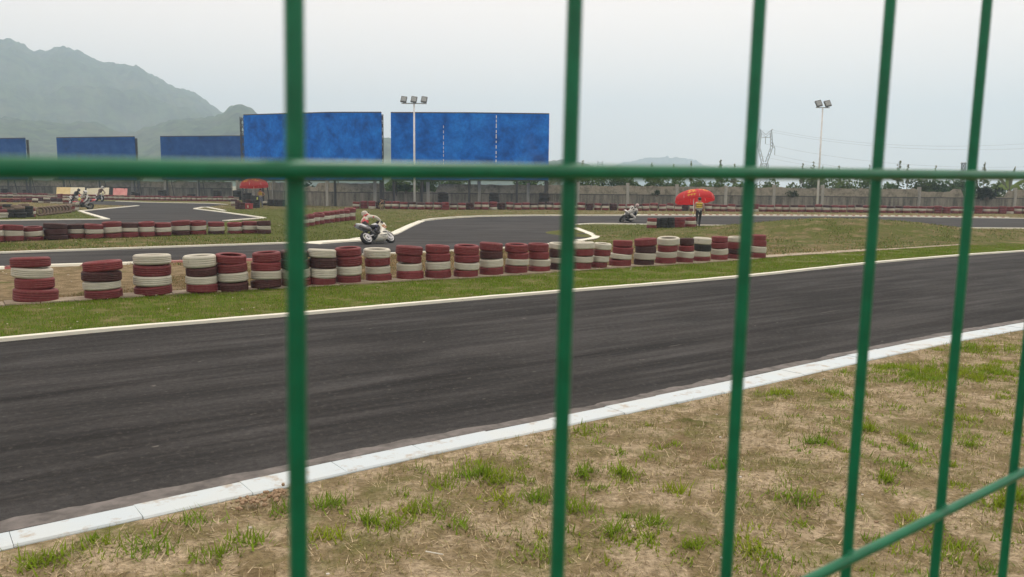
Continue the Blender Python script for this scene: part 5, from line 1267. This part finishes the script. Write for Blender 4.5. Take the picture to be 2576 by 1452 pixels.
rider(ma, 'rider in black vest and pale trousers on the red dirt bike', 0, [P_blk, P_white, P_grey, P_helmw, P_blk], P_helmw, 1.02, .17)
mb_ = up_matrix(at(186, 517), R(-30), R(-18), .92)
dirtbike(mb_, 'white and orange dirt bike half hidden behind the tyres', P_white, P_or)
rider(mb_, 'rider with dark helmet on the white and orange dirt bike', 0, [P_helmd, P_helmd, P_blk, P_helmd, P_blk], P_helmd, 1.02, .12)
mc = up_matrix(at(249, 507.5), R(-38), R(-14), .98)
dirtbike(mc, 'dark dirt bike with cream tank entering the bend below the cream boards', P_cr, P_cr)
rider(mc, 'rider in brown gear with white helmet on the cream tanked dirt bike', 0, [P_brown, P_brown, P_brown, P_helmw, P_blk], P_helmw, 1.02, .14)

# ------------------------------------------------------------------ boards propped by the wall, and small things
def board(x0, x1, yt0, yt1, yb0, yb1, base_y, label, cols):
    q0 = at(x0, base_y); dp = depth(q0); root = empty('board', q0); tag(root, label, 'board', 'soft boards propped behind the tyres')
    n = len(cols)
    for i, mt in enumerate(cols):
        xa, xb = x0+(x1-x0)*i/n, x0+(x1-x0)*(i+1)/n; f = lambda a, b, x: a+(b-a)*(x-x0)/(x1-x0)
        P4 = [atz(xa, f(yb0, yb1, xa), dp), atz(xb-.15, f(yb0, yb1, xb), dp), atz(xb-.15+1.2, f(yt0, yt1, xb), dp+.55), atz(xa+1.2, f(yt0, yt1, xa), dp+.55)]
        nn = (P4[1]-P4[0]).cross(P4[3]-P4[0]).normalized()*.10; vs = [p - q0 for p in P4] + [p - q0 + nn*-1 for p in P4]
        o = MB().add(vs, [(0, 1, 2, 3), (7, 6, 5, 4), (0, 4, 5, 1), (1, 5, 6, 2), (2, 6, 7, 3), (3, 7, 4, 0)]).build('foam_panel', mt, root)
    mb = MB(); mb.tube((.1, .9, 0), (.1, .6, 1.3), .03, .03, 5); pe = at(x1, base_y) - q0; mb.tube((pe.x-.1, .9, 0), (pe.x-.1, .6, 1.3), .03, .03, 5); mb.build('prop', M_dark, root)
F1 = C_('ochre_foam', (.72, .58, .30), .85, (.62, .48, .22), 1.5); F2 = C_('cream_foam', (.80, .74, .54), .85); F3 = C_('pale_cream_foam', (.74, .70, .50), .85); F4 = C_('pink_foam', (.72, .34, .31), .85, (.62, .24, .22), 1.5)
board(141.5, 212, 471, 471.5, 488.5, 488, 497.8, 'wide ochre and cream padded board behind the tyres, first from the left', [F1, F2])
board(217, 273, 474, 472, 489.3, 489.5, 497.8, 'cream padded board behind the dirt bike with cream tank', [F3, F2])
board(284, 319, 473.3, 474.3, 491, 491.5, 497.8, 'pink padded board, rightmost of the padded boards', [F4])
# red storage box and black board with a yellow stripe by the left marshal
bp_ = at(634, 526); bx_ = empty('crate', bp_ + Vector((-.35, 0, 0)), R(-6)); tag(bx_, 'red plastic crate with a pale mark beside the marshal in jeans', 'crate')
MB().slab([(-.34, 0), (.34, 0), (.36, .42), (-.36, .42)], .26, .97).build('box', P_rd, bx_); MB().box((0, 0, .44), (.76, .56, .05)).build('lid', P_rd, bx_); MB().box((.12, -.265, .22), (.10, .01, .22)).build('label_plate', P_cream, bx_)
bb = empty('signboard', at(645, 523), R(-12)); tag(bb, 'black signboard with a slanting yellow stripe beside the marshal in jeans', 'sign')
MB().box((-.12, 0, .55), (.75, .06, 1.05)).build('panel', M_black, bb); MB().add([(-.08, -.04, .28), (.0, -.04, .28), (.20, -.04, .78), (.20, -.04, .98), (.08, -.04, .92), (.06, -.04, .7)], [(0, 1, 2, 3, 4, 5)]).build('stripe', C_('lime_paint', (.66, .72, .14), .6), bb)
MB().box((-.12, .16, .5), (.1, .3, .9)).build('support', M_dark, bb)
lp = at(1093, 1398, .05); tag(MB().tube(lp + Vector((-.055, .03, .012)), lp + Vector((.055, -.02, .018)), .004, .003, 6).build('stick', C_('bleached_twig', (.8, .78, .7), .8)), 'short bleached white stick lying on the dry dirt', 'stick')

# ------------------------------------------------------------------ the wire fence the picture is taken through
eh = ray(4053, 452).normalized(); ev = ray(890, 17250).normalized()
P00 = atz(742, 428, .223); SP = .0589/eh.dot(_f)
fn = ev.cross(eh).normalized()
if fn.dot(_f) > 0: fn = -fn            # towards the camera
RW = .0027
lo_, hi_ = .1, .3
def row_y(k, x=2576):
    n = 4.7
    for _ in range(30):
        p = P00 + fn*RW*2 + eh*SP*n + ev*k; n += (x-proj(p)[0])*.0005
    return proj(P00 + fn*RW*2 + eh*SP*n + ev*k)[1]
for _ in range(40):
    md_ = (lo_+hi_)/2
    if row_y(md_) < 1192: lo_ = md_
    else: hi_ = md_
HS = lo_
fence = empty('wire_fence', (P00.x, P00.y, 0)); tag(fence, 'green plastic coated wire mesh fence close in front of the viewer', 'fence'); fo = Vector(fence.location)
def wire(a, b, wob=.0006):
    n = 26; pts = []; a, b = a - fo, b - fo; d = b-a; ax = d.orthogonal().normalized(); bx_ = d.normalized().cross(ax); sd_ = random.uniform(0, 99); vs = []; fs = []
    for i in range(n+1):
        c = a + d*(i/n) + ax*wob*mn.noise(Vector((sd_, i*.5, 0))) + bx_*wob*mn.noise(Vector((sd_, i*.5, 7)))
        for k in range(14):
            t = 2*math.pi*k/14; vs.append(c + (ax*math.cos(t)+bx_*math.sin(t))*RW)
    fs = [(i*14+k, i*14+(k+1) % 14, (i+1)*14+(k+1) % 14, (i+1)*14+k) for i in range(n) for k in range(14)]
    MB().add(vs, fs).build('wire', M_green_wire, fence, True)
zlen = 2.2
for n_ in range(-5, 22):
    p = P00 + eh*SP*n_; wire(p - ev*(HS*2+.05), p + ev*(p.z-.04))
for k_ in range(-2, int(2.1/HS)):
    p = P00 + fn*RW*1.8 + ev*HS*k_; wire(p - eh*SP*5.3, p + eh*SP*21.3)
for n_ in range(-2, 8):
    for k_ in (-1, 0, 1, 2):
        c = P00 + eh*SP*n_ + ev*HS*k_ + fn*RW*.9 - fo; MB().ball(c, (RW*1.25, RW*1.25, RW*1.15), 10, 8).build('weld', M_green_wire, fence, True)
for n_ in (-5.6, 21.6):
    p = P00 + eh*SP*n_ - fn*.03; q = p - fo
    mb = MB(); mb.box((q.x, q.y, 1.36), (.06, .06, 2.72)); mb.build('post', M_green_wire, fence)

# ------------------------------------------------------------------ haze
hz = MB(); hz.box((0, 0, 155), (6200, 6200, 312)); hm = bpy.data.materials.new('haze_air'); hm.use_nodes = True; t = hm.node_tree
for n_ in list(t.nodes):
    if n_.type == 'BSDF_PRINCIPLED': t.nodes.remove(n_)
pv = t.nodes.new('ShaderNodeVolumePrincipled'); pv.inputs['Color'].default_value = (.65, .83, 1, 1); pv.inputs['Density'].default_value = .00072; pv.inputs['Anisotropy'].default_value = .1
t.links.new(pv.outputs[0], t.nodes['Material Output'].inputs['Volume'])
ho = hz.build('haze', hm); tag(ho, kind='stuff')
